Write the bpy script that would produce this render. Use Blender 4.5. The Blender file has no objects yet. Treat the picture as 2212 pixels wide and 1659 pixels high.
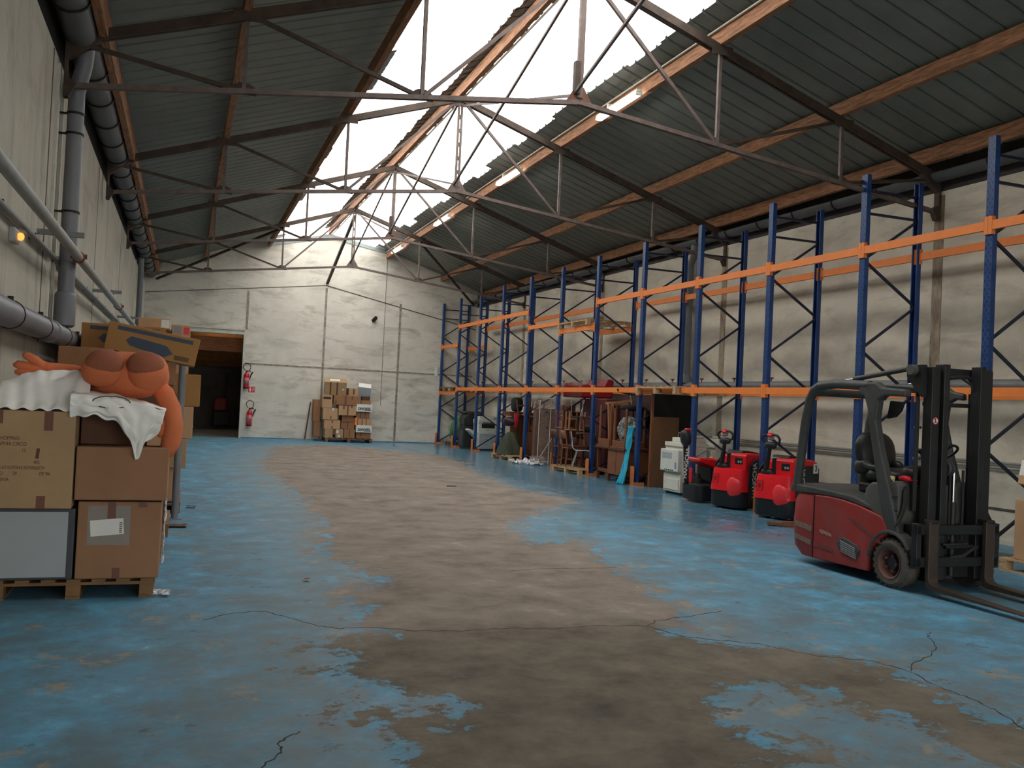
import bpy, math, random
from mathutils import Matrix, Vector, Euler, noise
random.seed(7)
SC = bpy.context.scene
COL = SC.collection
PI = math.pi
def D(a): return a*PI/180
# ------------------------------------------------------------------ camera
YAW, PITCH, ROLL, FPX = 0.3441, 0.0211, 0.0466, 1972.5
EYE = Vector((0, 0, 1.6))
def cam_axes():
    f = Vector((math.sin(YAW)*math.cos(PITCH), math.cos(YAW)*math.cos(PITCH), math.sin(PITCH)))
    r = Vector((math.cos(YAW), -math.sin(YAW), 0)); u = r.cross(f)
    c, s = math.cos(ROLL), math.sin(ROLL)
    return c*r+s*u, -s*r+c*u, f
cr, cu, cf = cam_axes()
cam = bpy.data.cameras.new('camera'); camo = bpy.data.objects.new('camera', cam); COL.objects.link(camo)
cam.sensor_width = 36; cam.lens = 36*FPX/2212; cam.clip_end = 200; cam.clip_start = 0.05
camo.matrix_world = Matrix(((cr.x, cu.x, -cf.x, EYE.x), (cr.y, cu.y, -cf.y, EYE.y), (cr.z, cu.z, -cf.z, EYE.z), (0, 0, 0, 1)))
SC.camera = camo
SC.view_settings.view_transform = 'Standard'; SC.view_settings.look = 'None'
SC.view_settings.gamma = 1; SC.view_settings.use_curve_mapping = False
SC.view_settings.exposure = 0.15
# ------------------------------------------------------------------ sky (overcast)
W = bpy.data.worlds.new('overcast_sky'); SC.world = W; W.use_nodes = True
bg = W.node_tree.nodes['Background']; bg.inputs[0].default_value = (1.0, 0.985, 0.955, 1); bg.inputs[1].default_value = 4.2
SC.cycles.max_bounces = 8; SC.cycles.diffuse_bounces = 5; SC.cycles.transparent_max_bounces = 12
SC.cycles.sample_clamp_indirect = 6
# ------------------------------------------------------------------ measures of the hall
XL = -1.42                                   # face of the left wall
XC, ZR, SR = 4.56, 7.22, 0.334               # ridge line of the trusses and roof slope
YW = 32.3                                    # far gable wall
YB = -4.0                                    # wall behind the camera
A1, A2, A3 = 2.05, 4.10, 5.9                 # truss panel points from the ridge
TY = [5.12, 10.69, 16.26, 21.86, 27.42]      # trusses
def xr_wall(y): return 10.05 + (YW-y)*0.0208 # right wall runs slightly askew
def roofz(x): return ZR+0.30-SR*abs(x-XC)
# ------------------------------------------------------------------ colour + materials
def lin(c): return tuple(((v/255)/12.92 if v/255 <= 0.04045 else ((v/255+0.055)/1.055)**2.4) for v in c)
class N:
    def __init__(s, name):
        s.m = bpy.data.materials.new(name); s.m.use_nodes = True; s.t = s.m.node_tree; s.n = s.t.nodes
        s.b = s.n['Principled BSDF']; s.out = s.n['Material Output']
    def add(s, ty, **k):
        o = s.n.new(ty)
        for a, v in k.items(): setattr(o, a, v)
        return o
    def l(s, a, b): s.t.links.new(a, b)
    def coord(s, which='Object', scale=(1, 1, 1)):
        tc = s.add('ShaderNodeTexCoord'); mp = s.add('ShaderNodeMapping'); mp.inputs['Scale'].default_value = scale
        s.l(tc.outputs[which], mp.inputs[0]); return mp.outputs[0]
    def noise(s, vec, scale=5, detail=5, rough=0.6, dist=0.0):
        o = s.add('ShaderNodeTexNoise'); o.inputs['Scale'].default_value = scale; o.inputs['Detail'].default_value = detail
        o.inputs['Roughness'].default_value = rough; o.inputs['Distortion'].default_value = dist
        s.l(vec, o.inputs['Vector']); return o.outputs['Fac']
    def ramp(s, fac, stops):
        o = s.add('ShaderNodeValToRGB'); e = o.color_ramp.elements
        while len(e) > 1: e.remove(e[-1])
        e[0].position = stops[0][0]; e[0].color = (*stops[0][1], 1)
        for p, c in stops[1:]:
            q = e.new(p); q.color = (*c, 1)
        s.l(fac, o.inputs[0]); return o.outputs[0]
    def mask(s, fac, lo, hi):
        o = s.add('ShaderNodeMapRange'); o.inputs['From Min'].default_value = lo; o.inputs['From Max'].default_value = hi
        s.l(fac, o.inputs['Value']); return o.outputs[0]
    def math(s, op, a, b=0.0):
        o = s.add('ShaderNodeMath', operation=op)
        for i, v in enumerate((a, b)):
            if isinstance(v, (int, float)): o.inputs[i].default_value = v
            else: s.l(v, o.inputs[i])
        return o.outputs[0]
    def mix(s, f, a, b):
        o = s.add('ShaderNodeMix', data_type='RGBA')
        if isinstance(f, (int, float)): o.inputs[0].default_value = f
        else: s.l(f, o.inputs[0])
        for i, v in ((6, a), (7, b)):
            if isinstance(v, tuple): o.inputs[i].default_value = (*v[:3], 1)
            else: s.l(v, o.inputs[i])
        return o.outputs[2]
    def bump(s, h, strength=0.2, dist=0.01):
        o = s.add('ShaderNodeBump'); o.inputs['Strength'].default_value = strength; o.inputs['Distance'].default_value = dist
        s.l(h, o.inputs['Height']); s.l(o.outputs[0], s.b.inputs['Normal'])
MATS = {}
def mat(name, col, rough=0.6, metal=0.0, var=0.12, vs=4.0, bump=0.0, bs=40.0, dust=None, damt=0.5, dscale=3.0, stretch=(1, 1, 1)):
    if name in MATS: return MATS[name]
    k = N(name); c = lin(col); v = k.coord('Object', stretch)
    n1 = k.noise(v, vs, 6, 0.65)
    dk = tuple(x*(1-var*1.6) for x in c); lt = tuple(min(1, x*(1+var)) for x in c)
    out = k.ramp(n1, [(0.3, dk), (0.7, lt)])
    if dust:
        n2 = k.noise(v, dscale, 7, 0.7, 0.4); out = k.mix(k.math('MULTIPLY', k.mask(n2, 0.45, 0.72), damt), out, lin(dust))
    k.l(out, k.b.inputs['Base Color'])
    k.b.inputs['Roughness'].default_value = rough; k.b.inputs['Metallic'].default_value = metal
    if bump: k.bump(k.noise(v, bs, 4, 0.6), bump, 0.004)
    MATS[name] = k.m; return k.m
def clear_film(name, col, alpha=0.35, rough=0.2):
    if name in MATS: return MATS[name]
    k = N(name); k.b.inputs['Base Color'].default_value = (*lin(col), 1); k.b.inputs['Roughness'].default_value = rough
    v = k.coord('Object'); n = k.noise(v, 14, 4, 0.6, 1.2)
    k.l(k.math('MULTIPLY', k.mask(n, 0.35, 0.70), alpha*1.6), k.b.inputs['Alpha'])
    k.bump(k.noise(v, 12, 3, 0.5, 1.0), 0.7, 0.02)
    MATS[name] = k.m; return k.m
# ------------------------------------------------------------------ geometry builder
class G:
    def __init__(s): s.v = []; s.f = []; s.mi = []; s.M = Matrix()
    def _add(s, vs, fs, m):
        o = len(s.v); s.v += [tuple(s.M @ Vector(p)) for p in vs]
        s.f += [tuple(i+o for i in f) for f in fs]; s.mi += [m]*len(fs)
    def box(s, c, d, rot=None, m=0):
        x, y, z = d[0]/2, d[1]/2, d[2]/2
        R = (Euler(rot).to_matrix() if rot is not None and not isinstance(rot, Matrix) else rot)
        vs = [Vector(p) for p in ((-x, -y, -z), (x, -y, -z), (x, y, -z), (-x, y, -z), (-x, -y, z), (x, -y, z), (x, y, z), (-x, y, z))]
        if R is not None: vs = [R @ p for p in vs]
        C = Vector(c)
        s._add([p+C for p in vs], [(0, 3, 2, 1), (4, 5, 6, 7), (0, 1, 5, 4), (1, 2, 6, 5), (2, 3, 7, 6), (3, 0, 4, 7)], m); return s
    def b2(s, lo, hi, m=0):
        return s.box([(a+b)/2 for a, b in zip(lo, hi)], [abs(b-a) for a, b in zip(lo, hi)], None, m)
    def bar(s, p0, p1, w, h, m=0, up=(0, 0, 1)):
        p0, p1 = Vector(p0), Vector(p1); d = (p1-p0); L = d.length; d.normalize(); u = Vector(up)
        if abs(d.dot(u)) > 0.98: u = Vector((0, 1, 0))
        sx = d.cross(u).normalized(); uz = sx.cross(d)
        R = Matrix((sx, d, uz)).transposed()
        return s.box((p0+p1)/2, (w, L, h), R, m)
    def tube(s, pts, r, n=8, m=0, caps=True):
        pts = [Vector(p) for p in pts]; k = len(pts); rs = r if isinstance(r, (list, tuple)) else [r]*k
        vs = []; prev = None
        for i, p in enumerate(pts):
            t = ((pts[min(i+1, k-1)]-p).normalized() + (p-pts[max(i-1, 0)]).normalized())
            t = t.normalized() if t.length > 1e-6 else Vector((0, 0, 1))
            if prev is None:
                a = Vector((0, 0, 1)) if abs(t.z) < 0.9 else Vector((1, 0, 0)); x = t.cross(a).normalized()
            else: x = (prev - t*prev.dot(t)).normalized()
            prev = x; y = t.cross(x)
            vs += [p+(x*math.cos(2*PI*j/n)+y*math.sin(2*PI*j/n))*rs[i] for j in range(n)]
        fs = [(i*n+j, i*n+(j+1) % n, (i+1)*n+(j+1) % n, (i+1)*n+j) for i in range(k-1) for j in range(n)]
        if caps: fs += [tuple(range(n))[::-1], tuple((k-1)*n+j for j in range(n))]
        s._add(vs, fs, m); return s
    def lathe(s, prof, n=20, M=None, m=0, caps=True):
        M = M or Matrix(); vs = []
        for r, z in prof: vs += [M @ Vector((r*math.cos(2*PI*j/n), r*math.sin(2*PI*j/n), z)) for j in range(n)]
        k = len(prof)
        fs = [(i*n+j, i*n+(j+1) % n, (i+1)*n+(j+1) % n, (i+1)*n+j) for i in range(k-1) for j in range(n)]
        if caps and prof[0][0] > 1e-4: fs.append(tuple(range(n))[::-1])
        if caps and prof[-1][0] > 1e-4: fs.append(tuple((k-1)*n+j for j in range(n)))
        s._add(vs, fs, m); return s
    def ext(s, poly, d, M=None, m=0):
        """polygon in local XY, extruded d along local Z"""
        M = M or Matrix(); n = len(poly)
        vs = [M @ Vector((x, y, 0)) for x, y in poly]+[M @ Vector((x, y, d)) for x, y in poly]
        fs = [tuple(range(n))[::-1], tuple(range(n, 2*n))]+[(i, (i+1) % n, n+(i+1) % n, n+i) for i in range(n)]
        s._add(vs, fs, m); return s
    def side(s, poly, y0, y1, m=0):
        """polygon in XZ, extruded along Y from y0 to y1"""
        M = Matrix(((1, 0, 0, 0), (0, 0, 1, y0), (0, 1, 0, 0), (0, 0, 0, 1)))
        return s.ext(poly, y1-y0, M, m)
    def ell(s, c, r, n=16, rot=None, m=0, e=1.0):
        R = Euler(rot).to_matrix() if rot is not None else Matrix.Identity(3); vs = []; k = max(6, n//2)
        def pw(a): return math.copysign(abs(a)**e, a)
        for i in range(k+1):
            th = PI*i/k
            for j in range(n):
                ph = 2*PI*j/n
                vs.append(Vector(c)+R @ Vector((r[0]*pw(math.sin(th))*pw(math.cos(ph)), r[1]*pw(math.sin(th))*pw(math.sin(ph)), r[2]*pw(math.cos(th)))))
        fs = [(i*n+j, (i+1)*n+j, (i+1)*n+(j+1) % n, i*n+(j+1) % n) for i in range(k) for j in range(n)]
        s._add(vs, fs, m); return s
    def grid(s, fn, nu, nv, m=0):
        vs = [fn(i/nu, j/nv) for j in range(nv+1) for i in range(nu+1)]
        fs = [(j*(nu+1)+i, j*(nu+1)+i+1, (j+1)*(nu+1)+i+1, (j+1)*(nu+1)+i) for j in range(nv) for i in range(nu)]
        s._add(vs, fs, m); return s
    def jit(s, a, sc=3.0, seed=0):
        for i, p in enumerate(s.v):
            q = Vector(p)*sc+Vector((seed*7.1, seed*3.3, seed)); d = noise.noise_vector(q)*a
            s.v[i] = (p[0]+d.x, p[1]+d.y, p[2]+d.z)
        return s
    def obj(s, name, mats, parent=None, loc=None, rz=0, rot=None, smooth=None, bevel=0, sub=0, solid=0, weld=False):
        me = bpy.data.meshes.new(name); me.from_pydata(s.v, [], s.f)
        mats = mats if isinstance(mats, (list, tuple)) else [mats]
        for mm in mats: me.materials.append(mm)
        me.polygons.foreach_set('material_index', s.mi)
        if weld or not me.validate(): me.update()
        if smooth is not None:
            me.polygons.foreach_set('use_smooth', [True]*len(me.polygons))
            if smooth < 179: me.set_sharp_from_angle(angle=D(smooth))
        o = bpy.data.objects.new(name, me); COL.objects.link(o)
        if parent: o.parent = parent
        if loc is not None: o.location = loc
        o.rotation_euler = rot if rot is not None else (0, 0, rz)
        if solid:
            q = o.modifiers.new('solid', 'SOLIDIFY'); q.thickness = solid; q.offset = 0
        if bevel:
            q = o.modifiers.new('bevel', 'BEVEL'); q.width = bevel; q.segments = 2; q.limit_method = 'ANGLE'; q.angle_limit = D(40)
        if sub:
            q = o.modifiers.new('sub', 'SUBSURF'); q.levels = sub; q.render_levels = sub
        return o
def tag(o, label=None, cat=None, group=None, kind=None):
    if label: o['label'] = label
    if cat: o['category'] = cat
    if group: o['group'] = group
    if kind: o['kind'] = kind
    return o
def thing(name, label, cat, loc=(0, 0, 0), rz=0, group=None, rot=None):
    o = bpy.data.objects.new(name, None); o.empty_display_size = 0.2; COL.objects.link(o); o.location = loc
    o.rotation_euler = rot if rot is not None else (0, 0, rz)
    return tag(o, label, cat, group)
def copy_tree(o, parent=None):
    c = o.copy(); COL.objects.link(c)
    if parent: c.parent = parent
    for ch in [x for x in TREE.get(o.name, o.children)]: copy_tree(ch, c)
    return c
TREE = {}
def text(name, body, size, mtl, parent, loc, rot, ext=0.0008, bold=0.0, sx=1.0, align='CENTER'):
    cu_ = bpy.data.curves.new(name, 'FONT'); cu_.body = body; cu_.size = size; cu_.extrude = ext; cu_.offset = bold
    cu_.align_x = align; cu_.align_y = 'CENTER'
    tmp = bpy.data.objects.new(name+'_t', cu_); COL.objects.link(tmp)
    bpy.context.view_layer.update()
    me = bpy.data.meshes.new_from_object(tmp.evaluated_get(bpy.context.evaluated_depsgraph_get()))
    bpy.data.objects.remove(tmp); me.name = name
    o = bpy.data.objects.new(name, me); me.materials.clear(); me.materials.append(mtl); COL.objects.link(o)
    o.parent = parent; o.location = loc; o.rotation_euler = rot; o.scale = (sx, 1, 1); return o
# ------------------------------------------------------------------ named materials
def M_(n): return MATS[n]
mat('steel_dark', (70, 58, 50), 0.65, 0.3, 0.2, 6, dust=(105, 80, 62), damt=0.5)
mat('steel_web', (112, 98, 92), 0.6, 0.3, 0.2, 8, dust=(90, 60, 45), damt=0.4)
mat('rust_plate', (120, 82, 66), 0.8, 0.1, 0.2, 10)
mat('timber', (164, 114, 78), 0.75, 0, 0.4, 5, 0.2, 60, stretch=(8, 0.8, 8), dust=(92, 64, 46), damt=0.7)
mat('sheet', (121, 125, 117), 0.55, 0.15, 0.10, 1.6, dust=(96, 102, 98), damt=0.4, dscale=0.7)
mat('sheet_edge', (150, 145, 120), 0.6, 0.0, 0.2, 3)
mat('gutter', (88, 90, 92), 0.6, 0.1, 0.12, 1.5)
mat('pvc', (112, 114, 120), 0.45, 0.0, 0.10, 2.5, dust=(140, 138, 132), damt=0.35)
mat('pipe_paint', (150, 152, 146), 0.5, 0.1, 0.12, 3, dust=(120, 118, 108), damt=0.4)
mat('pipe_grey', (122, 124, 124), 0.5, 0.1, 0.12, 3, dust=(90, 88, 84), damt=0.4)
mat('iron_black', (40, 34, 32), 0.6, 0.4, 0.2, 8)
mat('rust', (120, 62, 45), 0.85, 0.1, 0.25, 20)
mat('white_paint', (205, 203, 190), 0.5, 0.0, 0.08, 3, dust=(150, 142, 125), damt=0.5, dscale=6)
mat('blue_steel', (22, 58, 116), 0.45, 0.0, 0.10, 6, dust=(40, 68, 108), damt=0.3)
mat('brace_steel', (38, 44, 66), 0.45, 0.2, 0.15, 6)
mat('orange_steel', (234, 130, 56), 0.5, 0.0, 0.06, 4, dust=(205, 118, 62), damt=0.4)
mat('orange_guard', (206, 124, 66), 0.5, 0.05, 0.1, 6, dust=(150, 95, 60), damt=0.4)
mat('pallet_wood', (190, 158, 118), 0.8, 0, 0.2, 6, 0.2, 50, stretch=(1, 6, 6), dust=(140, 112, 80), damt=0.5)
mat('pallet_dark', (128, 96, 62), 0.85, 0, 0.2, 6, 0.2, 50, dust=(95, 70, 48), damt=0.5)
mat('card_a', (168, 138, 102), 0.85, 0, 0.06, 3, 0.05, 90)
mat('card_b', (150, 110, 80), 0.85, 0, 0.06, 3, 0.05, 90)
mat('card_c', (186, 148, 110), 0.85, 0, 0.07, 3, 0.05, 90)
mat('card_d', (152, 108, 76), 0.85, 0, 0.08, 3, 0.05, 90)
mat('card_e', (92, 62, 46), 0.85, 0, 0.08, 3, 0.05, 90)
mat('card_f', (160, 116, 66), 0.85, 0, 0.06, 3, 0.05, 90)
mat('tape', (110, 68, 48), 0.35, 0, 0.08, 6)
mat('paper', (226, 224, 216), 0.7, 0, 0.04, 6)
mat('ink', (55, 48, 42), 0.7)
mat('ink_faint', (92, 72, 50), 0.8)
mat('ink_blue', (60, 72, 88), 0.7, 0, 0.1)
mat('red_sign', (200, 30, 48), 0.4, 0, 0.03)
mat('ext_red', (196, 22, 34), 0.28, 0, 0.05)
mat('black_rubber', (34, 32, 32), 0.7, 0, 0.15, 10)
mat('black_plastic', (26, 26, 28), 0.45, 0, 0.12, 6, dust=(60, 58, 56), damt=0.25)
mat('jack_red', (222, 20, 34), 0.33, 0, 0.05, 3)
mat('jack_black', (24, 25, 29), 0.5, 0, 0.1, 6)
mat('lift_red', (152, 40, 36), 0.5, 0, 0.12, 3, dust=(125, 85, 75), damt=0.65, dscale=2.2)
mat('lift_grey', (60, 62, 61), 0.6, 0, 0.15, 4, dust=(88, 88, 84), damt=0.45)
mat('lift_cover', (80, 80, 76), 0.65, 0, 0.12, 4, dust=(104, 102, 94), damt=0.5)
mat('mast_black', (34, 34, 36), 0.5, 0.2, 0.15, 4, dust=(56, 54, 52), damt=0.35)
mat('tyre', (76, 70, 65), 0.85, 0, 0.15, 10, 0.3, 60, dust=(120, 108, 96), damt=0.5)
mat('rim', (122, 84, 76), 0.6, 0.2, 0.15, 8, dust=(80, 74, 70), damt=0.5)
mat('chrome', (215, 218, 222), 0.15, 1.0, 0.02)
mat('plush', (206, 114, 72), 0.95, 0, 0.08, 5, 0.4, 160)
mat('plush_sole', (150, 88, 64), 0.95, 0, 0.10, 5, 0.4, 160)
mat('white_cloth', (240, 238, 232), 0.8, 0, 0.05, 6, 0.1, 60)
mat('cabinet_grey', (160, 166, 168), 0.5, 0, 0.03)
mat('cabinet_dark', (58, 60, 64), 0.5, 0, 0.05)
mat('copier_white', (206, 208, 200), 0.45, 0, 0.04)
mat('copier_beige', (212, 210, 196), 0.5, 0, 0.05, dust=(170, 165, 145), damt=0.3)
mat('copier_grey', (138, 140, 142), 0.5, 0, 0.05)
mat('glass_dark', (30, 40, 44), 0.1, 0, 0.03)
mat('wood_dark', (92, 52, 32), 0.5, 0, 0.25, 5, 0.1, 60, stretch=(6, 6, 0.8))
mat('wood_mid', (126, 76, 48), 0.5, 0, 0.22, 5, 0.1, 60, stretch=(6, 6, 0.8))
mat('wood_light', (166, 116, 76), 0.55, 0, 0.18, 5, 0.1, 60, stretch=(6, 6, 0.8))
mat('board', (112, 76, 50), 0.6, 0, 0.10, 3, stretch=(1, 2, 1))
mat('black_fabric', (26, 25, 27), 0.95, 0, 0.1)
mat('maroon', (92, 38, 40), 0.6, 0, 0.12, 4)
mat('maroon_dark', (66, 34, 36), 0.6, 0, 0.15, 4)
mat('red_leather', (150, 24, 36), 0.4, 0, 0.08, 4)
mat('green_cloth', (58, 62, 44), 0.9, 0, 0.25, 8)
mat('cyan_cloth', (40, 170, 200), 0.7, 0, 0.08, 8)
mat('dark_red_cover', (112, 22, 40), 0.7, 0, 0.1, 4)
mat('switch_white', (220, 220, 214), 0.5, 0, 0.02)
mat('yellow_card', (226, 216, 150), 0.7, 0, 0.02)
clear_film('film_clear', (235, 236, 238), 0.35, 0.15)
clear_film('film_white', (238, 239, 240), 0.9, 0.2)
clear_film('film_mauve', (168, 142, 142), 0.35, 0.22)
clear_film('film_green', (120, 190, 140), 0.38, 0.25)
def emis(name, col, st):
    k = N(name); k.b.inputs['Base Color'].default_value = (*col, 1); k.b.inputs['Emission Color'].default_value = (*col, 1)
    k.b.inputs['Emission Strength'].default_value = st; MATS[name] = k.m; return k.m
emis('room_fill_glow', (1.0, 0.74, 0.45), 22.0)
emis('tube_light', (1.0, 0.97, 0.93), 14.0)
emis('amber_glow', (1.0, 0.42, 0.08), 1.3)
# ================================================================== SETTING
# ---- floor with worn paint
POLY = [(2.54, 27.61), (1.67, 21.2), (1.67, 16.89), (1.74, 14.01), (1.72, 11.51), (1.39, 9.47), (1.56, 8.55), (1.63, 8.0), (1.28, 7.28), (1.27, 6.52), (1.33, 6.12), (1.05, 6.04), (0.91, 5.84), (1.01, 5.61), (0.81, 5.31), (0.97, 5.15), (1.12, 4.87), (1.43, 4.85), (1.43, 4.62), (1.16, 4.39), (0.92, 4.58), (1.04, 4.26), (0.94, 4.0), (0.9, 3.91), (0.9, 1.5), (2.2, 1.5), (2.75, 3.48), (2.77, 3.82), (2.75, 4.16), (2.97, 4.5), (3.32, 4.6), (3.63, 4.36), (3.69, 3.88), (3.85, 3.27), (4.5, 3.2), (4.23, 4.07), (4.42, 4.67), (4.18, 5.04), (3.8, 5.34), (3.41, 5.78), (3.78, 6.14), (3.85, 6.77), (4.01, 7.32), (4.17, 8.19), (4.54, 9.92), (3.91, 9.95), (3.96, 11.07), (5.4, 13.03), (6.36, 14.33), (6.0, 16.63), (6.18, 18.62), (6.88, 22.67), (7.12, 25.32), (5.98, 27.55), (4.4, 29.5)]
CRACKS = [[(0.21, 6.7), (0.4, 6.86), (0.63, 6.9), (0.83, 6.61), (0.96, 6.4), (1.08, 6.31), (1.3, 6.31), (1.59, 6.15), (1.92, 6.12), (2.28, 6.12), (2.59, 6.07), (2.93, 6.1), (3.32, 6.03), (3.44, 5.71), (3.65, 5.56), (3.88, 5.44), (3.97, 5.25), (4.12, 5.05), (4.35, 4.96), (4.41, 4.86), (4.47, 4.66), (4.4, 4.34), (4.42, 4.12), (4.38, 3.89), (4.28, 3.65)],
          [(4.49, 4.68), (4.66, 4.84), (4.85, 4.92), (5.14, 5.1), (5.34, 5.39), (5.47, 5.51)], [(3.32, 6.03), (3.48, 6.18), (3.86, 6.28), (4.18, 6.39)],
          [(0.38, 4.03), (0.49, 4.18), (0.49, 4.32), (0.6, 4.42)], [(3.02, 8.25), (3.52, 8.3), (4.17, 8.29)]]
def inside(p, poly):
    x, y = p; r = False; j = len(poly)-1
    for i in range(len(poly)):
        (xi, yi), (xj, yj) = poly[i], poly[j]
        if (yi > y) != (yj > y) and x < (xj-xi)*(y-yi)/(yj-yi)+xi: r = not r
        j = i
    return r
def segd(p, poly):
    best = 9
    for i in range(len(poly)):
        ax, ay = poly[i-1]; bx, by = poly[i]; dx, dy = bx-ax, by-ay
        t = max(0, min(1, ((p[0]-ax)*dx+(p[1]-ay)*dy)/(dx*dx+dy*dy+1e-9)))
        best = min(best, math.hypot(p[0]-ax-t*dx, p[1]-ay-t*dy))
    return best
def floor_mat():
    k = N('worn_painted_concrete'); v = k.coord('Object'); vx = k.coord('Object', (1.0, 0.55, 1))
    at = k.add('ShaderNodeAttribute', attribute_name='wear').outputs['Fac']
    slab = k.add('ShaderNodeAttribute', attribute_name='slab').outputs['Fac']
    scuff = k.add('ShaderNodeAttribute', attribute_name='scuff').outputs['Fac']
    nA = k.noise(v, 1.9, 10, 0.70, 0.1); nB = k.noise(v, 6, 9, 0.74, 0.15); nC = k.noise(v, 0.55, 3, 0.5)
    w = k.math('ADD', at, k.math('MULTIPLY', k.math('SUBTRACT', nA, 0.5), 2.1))
    w = k.math('ADD', w, k.math('MULTIPLY', k.math('SUBTRACT', nB, 0.5), 2.1))
    gl = k.add('ShaderNodeAttribute', attribute_name='gloss').outputs['Fac']
    bare = k.mask(w, -0.05, 0.07)
    conc = k.ramp(nA, [(0.3, lin((96, 87, 78))), (0.48, lin((128, 116, 105))), (0.6, lin((138, 127, 116))), (0.72, lin((164, 152, 138)))])
    conc_d = k.ramp(nA, [(0.3, lin((76, 70, 62))), (0.7, lin((128, 118, 104)))])
    conc = k.mix(slab, conc, conc_d)
    paint = k.ramp(k.noise(v, 2.6, 8, 0.7, 0.1), [(0.3, lin((72, 122, 146))), (0.55, lin((88, 148, 178))), (0.78, lin((112, 184, 218)))])
    grime = k.math('MULTIPLY', k.mask(k.noise(v, 1.6, 10, 0.78, 0.15), 0.42, 0.60), 0.85)
    paint = k.mix(grime, paint, lin((90, 106, 112)))
    paint = k.mix(k.math('MULTIPLY', scuff, k.mask(nB, 0.3, 0.6)), paint, lin((118, 124, 124)))
    tan = k.math('MULTIPLY', k.mask(k.noise(v, 2.3, 10, 0.76, 0.25), 0.575, 0.63), 0.8)
    paint = k.mix(tan, paint, lin((146, 134, 116)))
    dark = k.mask(k.noise(v, 3.4, 9, 0.75, 0.3), 0.60, 0.66)
    paint = k.mix(k.math('MULTIPLY', dark, 0.65), paint, lin((66, 74, 74)))
    col = k.mix(bare, paint, conc)
    sp = k.mask(k.noise(v, 5.2, 3, 0.5), 0.765, 0.785)
    col = k.mix(k.math('MULTIPLY', sp, 0.7), col, lin((190, 192, 186)))
    col = k.mix(0.0, col, col)
    k.l(col, k.b.inputs['Base Color'])
    rg = k.math('ADD', k.math('MULTIPLY', bare, 0.22), k.math('MULTIPLY', nB, 0.25)); rg = k.math('ADD', rg, k.math('SUBTRACT', 0.58, k.math('MULTIPLY', gl, 0.50)))
    k.l(rg, k.b.inputs['Roughness']); k.l(k.math('ADD', 0.28, k.math('MULTIPLY', gl, 0.25)), k.b.inputs['Specular IOR Level'])
    h = k.math('ADD', k.math('MULTIPLY', bare, -0.4), k.math('MULTIPLY', nB, 0.5)); k.bump(h, 0.25, 0.004)
    return k.m
g = G(); NX, NY = 112, 330; X0, X1, Y0, Y1 = XL, 10.9, YB, YW
g.grid(lambda u, v: Vector((X0+(X1-X0)*u, Y0+(Y1-Y0)*v, 0)), NX, NY)
fl = g.obj('floor', floor_mat()); tag(fl, kind='structure')
me = fl.data
for nm_ in ('wear', 'slab', 'scuff', 'gloss'): me.attributes.new(nm_, 'FLOAT', 'POINT')
crx = sorted([p for p in CRACKS[0][:13]]+[(3.6, 5.9), (4.49, 4.68), (4.85, 4.92), (5.47, 5.51), (6.2, 4.9)])
wv, sv, cv, gv = [], [], [], []
for vtx in me.vertices:
    p = (vtx.co.x, vtx.co.y); d = segd(p, POLY); i_ = inside(p, POLY)
    nearB = max(0, min(1, (6.2-p[1])/1.5))*max(0, min(1, (p[0]-2.6)/1.0))
    wv.append(max(-0.62+0.22*nearB, min(1.0, d*1.5 if i_ else -d*1.0)) if p[1] > 0 else -0.5)
    # older darker slab in front of the crack
    yc = 6.1 if p[0] < 3.3 else 6.1-(p[0]-3.3)*1.0
    sv.append(max(0, min(1, (yc-p[1])/0.5+0.5)))
    gv.append(max(0, min(1, (p[0]-4.9-(12-min(p[1], 12))*.3)/2.0))*max(0, min(1, (p[1]-7)/4)))
    cv.append(0 if i_ else max(0, 1-d/1.5) if p[0] < 4 else max(0, 0.55-d/3))
for nm_, vals in (('wear', wv), ('slab', sv), ('scuff', cv), ('gloss', gv)): me.attributes[nm_].data.foreach_set('value', vals)
g = G()
for pl in CRACKS:
    pts = []
    for a, b in zip(pl, pl[1:]):
        for q in range(5):
            t = q/5; pts.append((a[0]+(b[0]-a[0])*t+random.uniform(-.012, .012), a[1]+(b[1]-a[1])*t+random.uniform(-.02, .02)))
    pts.append(pl[-1])
    for a, b in zip(pts, pts[1:]):
        w_ = random.uniform(0.0025, 0.006); g.bar((a[0], a[1], 0.0005), (b[0], b[1], 0.0005), w_*2, 0.001)
g.obj('crack', mat('crack_dirt', (52, 44, 38), 0.9), fl)
# ---- walls
def wall_mat(name, base, stain, vert=1.0, amt=0.6, tone=None):
    k = N(name); v = k.coord('Object'); vv = k.coord('Object', (1, 1, 0.22)); vh = k.coord('Object', (0.35, 0.35, 1.2))
    n1 = k.noise(v, 1.1, 7, 0.62, 0.4); n2 = k.noise(vv if vert else vh, 2.4, 8, 0.68, 0.5); n3 = k.noise(v, 9, 6, 0.6)
    c = k.ramp(n1, [(0.3, tuple(x*0.86 for x in lin(base))), (0.7, tuple(x*1.08 for x in lin(base)))])
    c = k.mix(k.math('MULTIPLY', k.mask(n2, 0.50, 0.72), amt), c, lin(stain))
    n4 = k.noise(vh, 1.5, 7, 0.7, 0.6)
    c = k.mix(k.math('MULTIPLY', k.mask(n4, 0.55, 0.75), amt*0.6), c, lin(stain))
    c = k.mix(k.math('MULTIPLY', k.mask(n3, 0.55, 0.8), 0.15), c, lin((235, 230, 218)))
    if tone: c = tone(k, v, c)
    k.l(c, k.b.inputs['Base Color']); k.b.inputs['Roughness'].default_value = 0.85; k.bump(n3, 0.12, 0.006)
    MATS[name] = k.m; return k.m
wall_mat('concrete_left', (182, 176, 161), (126, 120, 110), 1, 0.7)
wall_mat('concrete_far', (216, 209, 196), (150, 144, 130), 0, 0.85)
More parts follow.
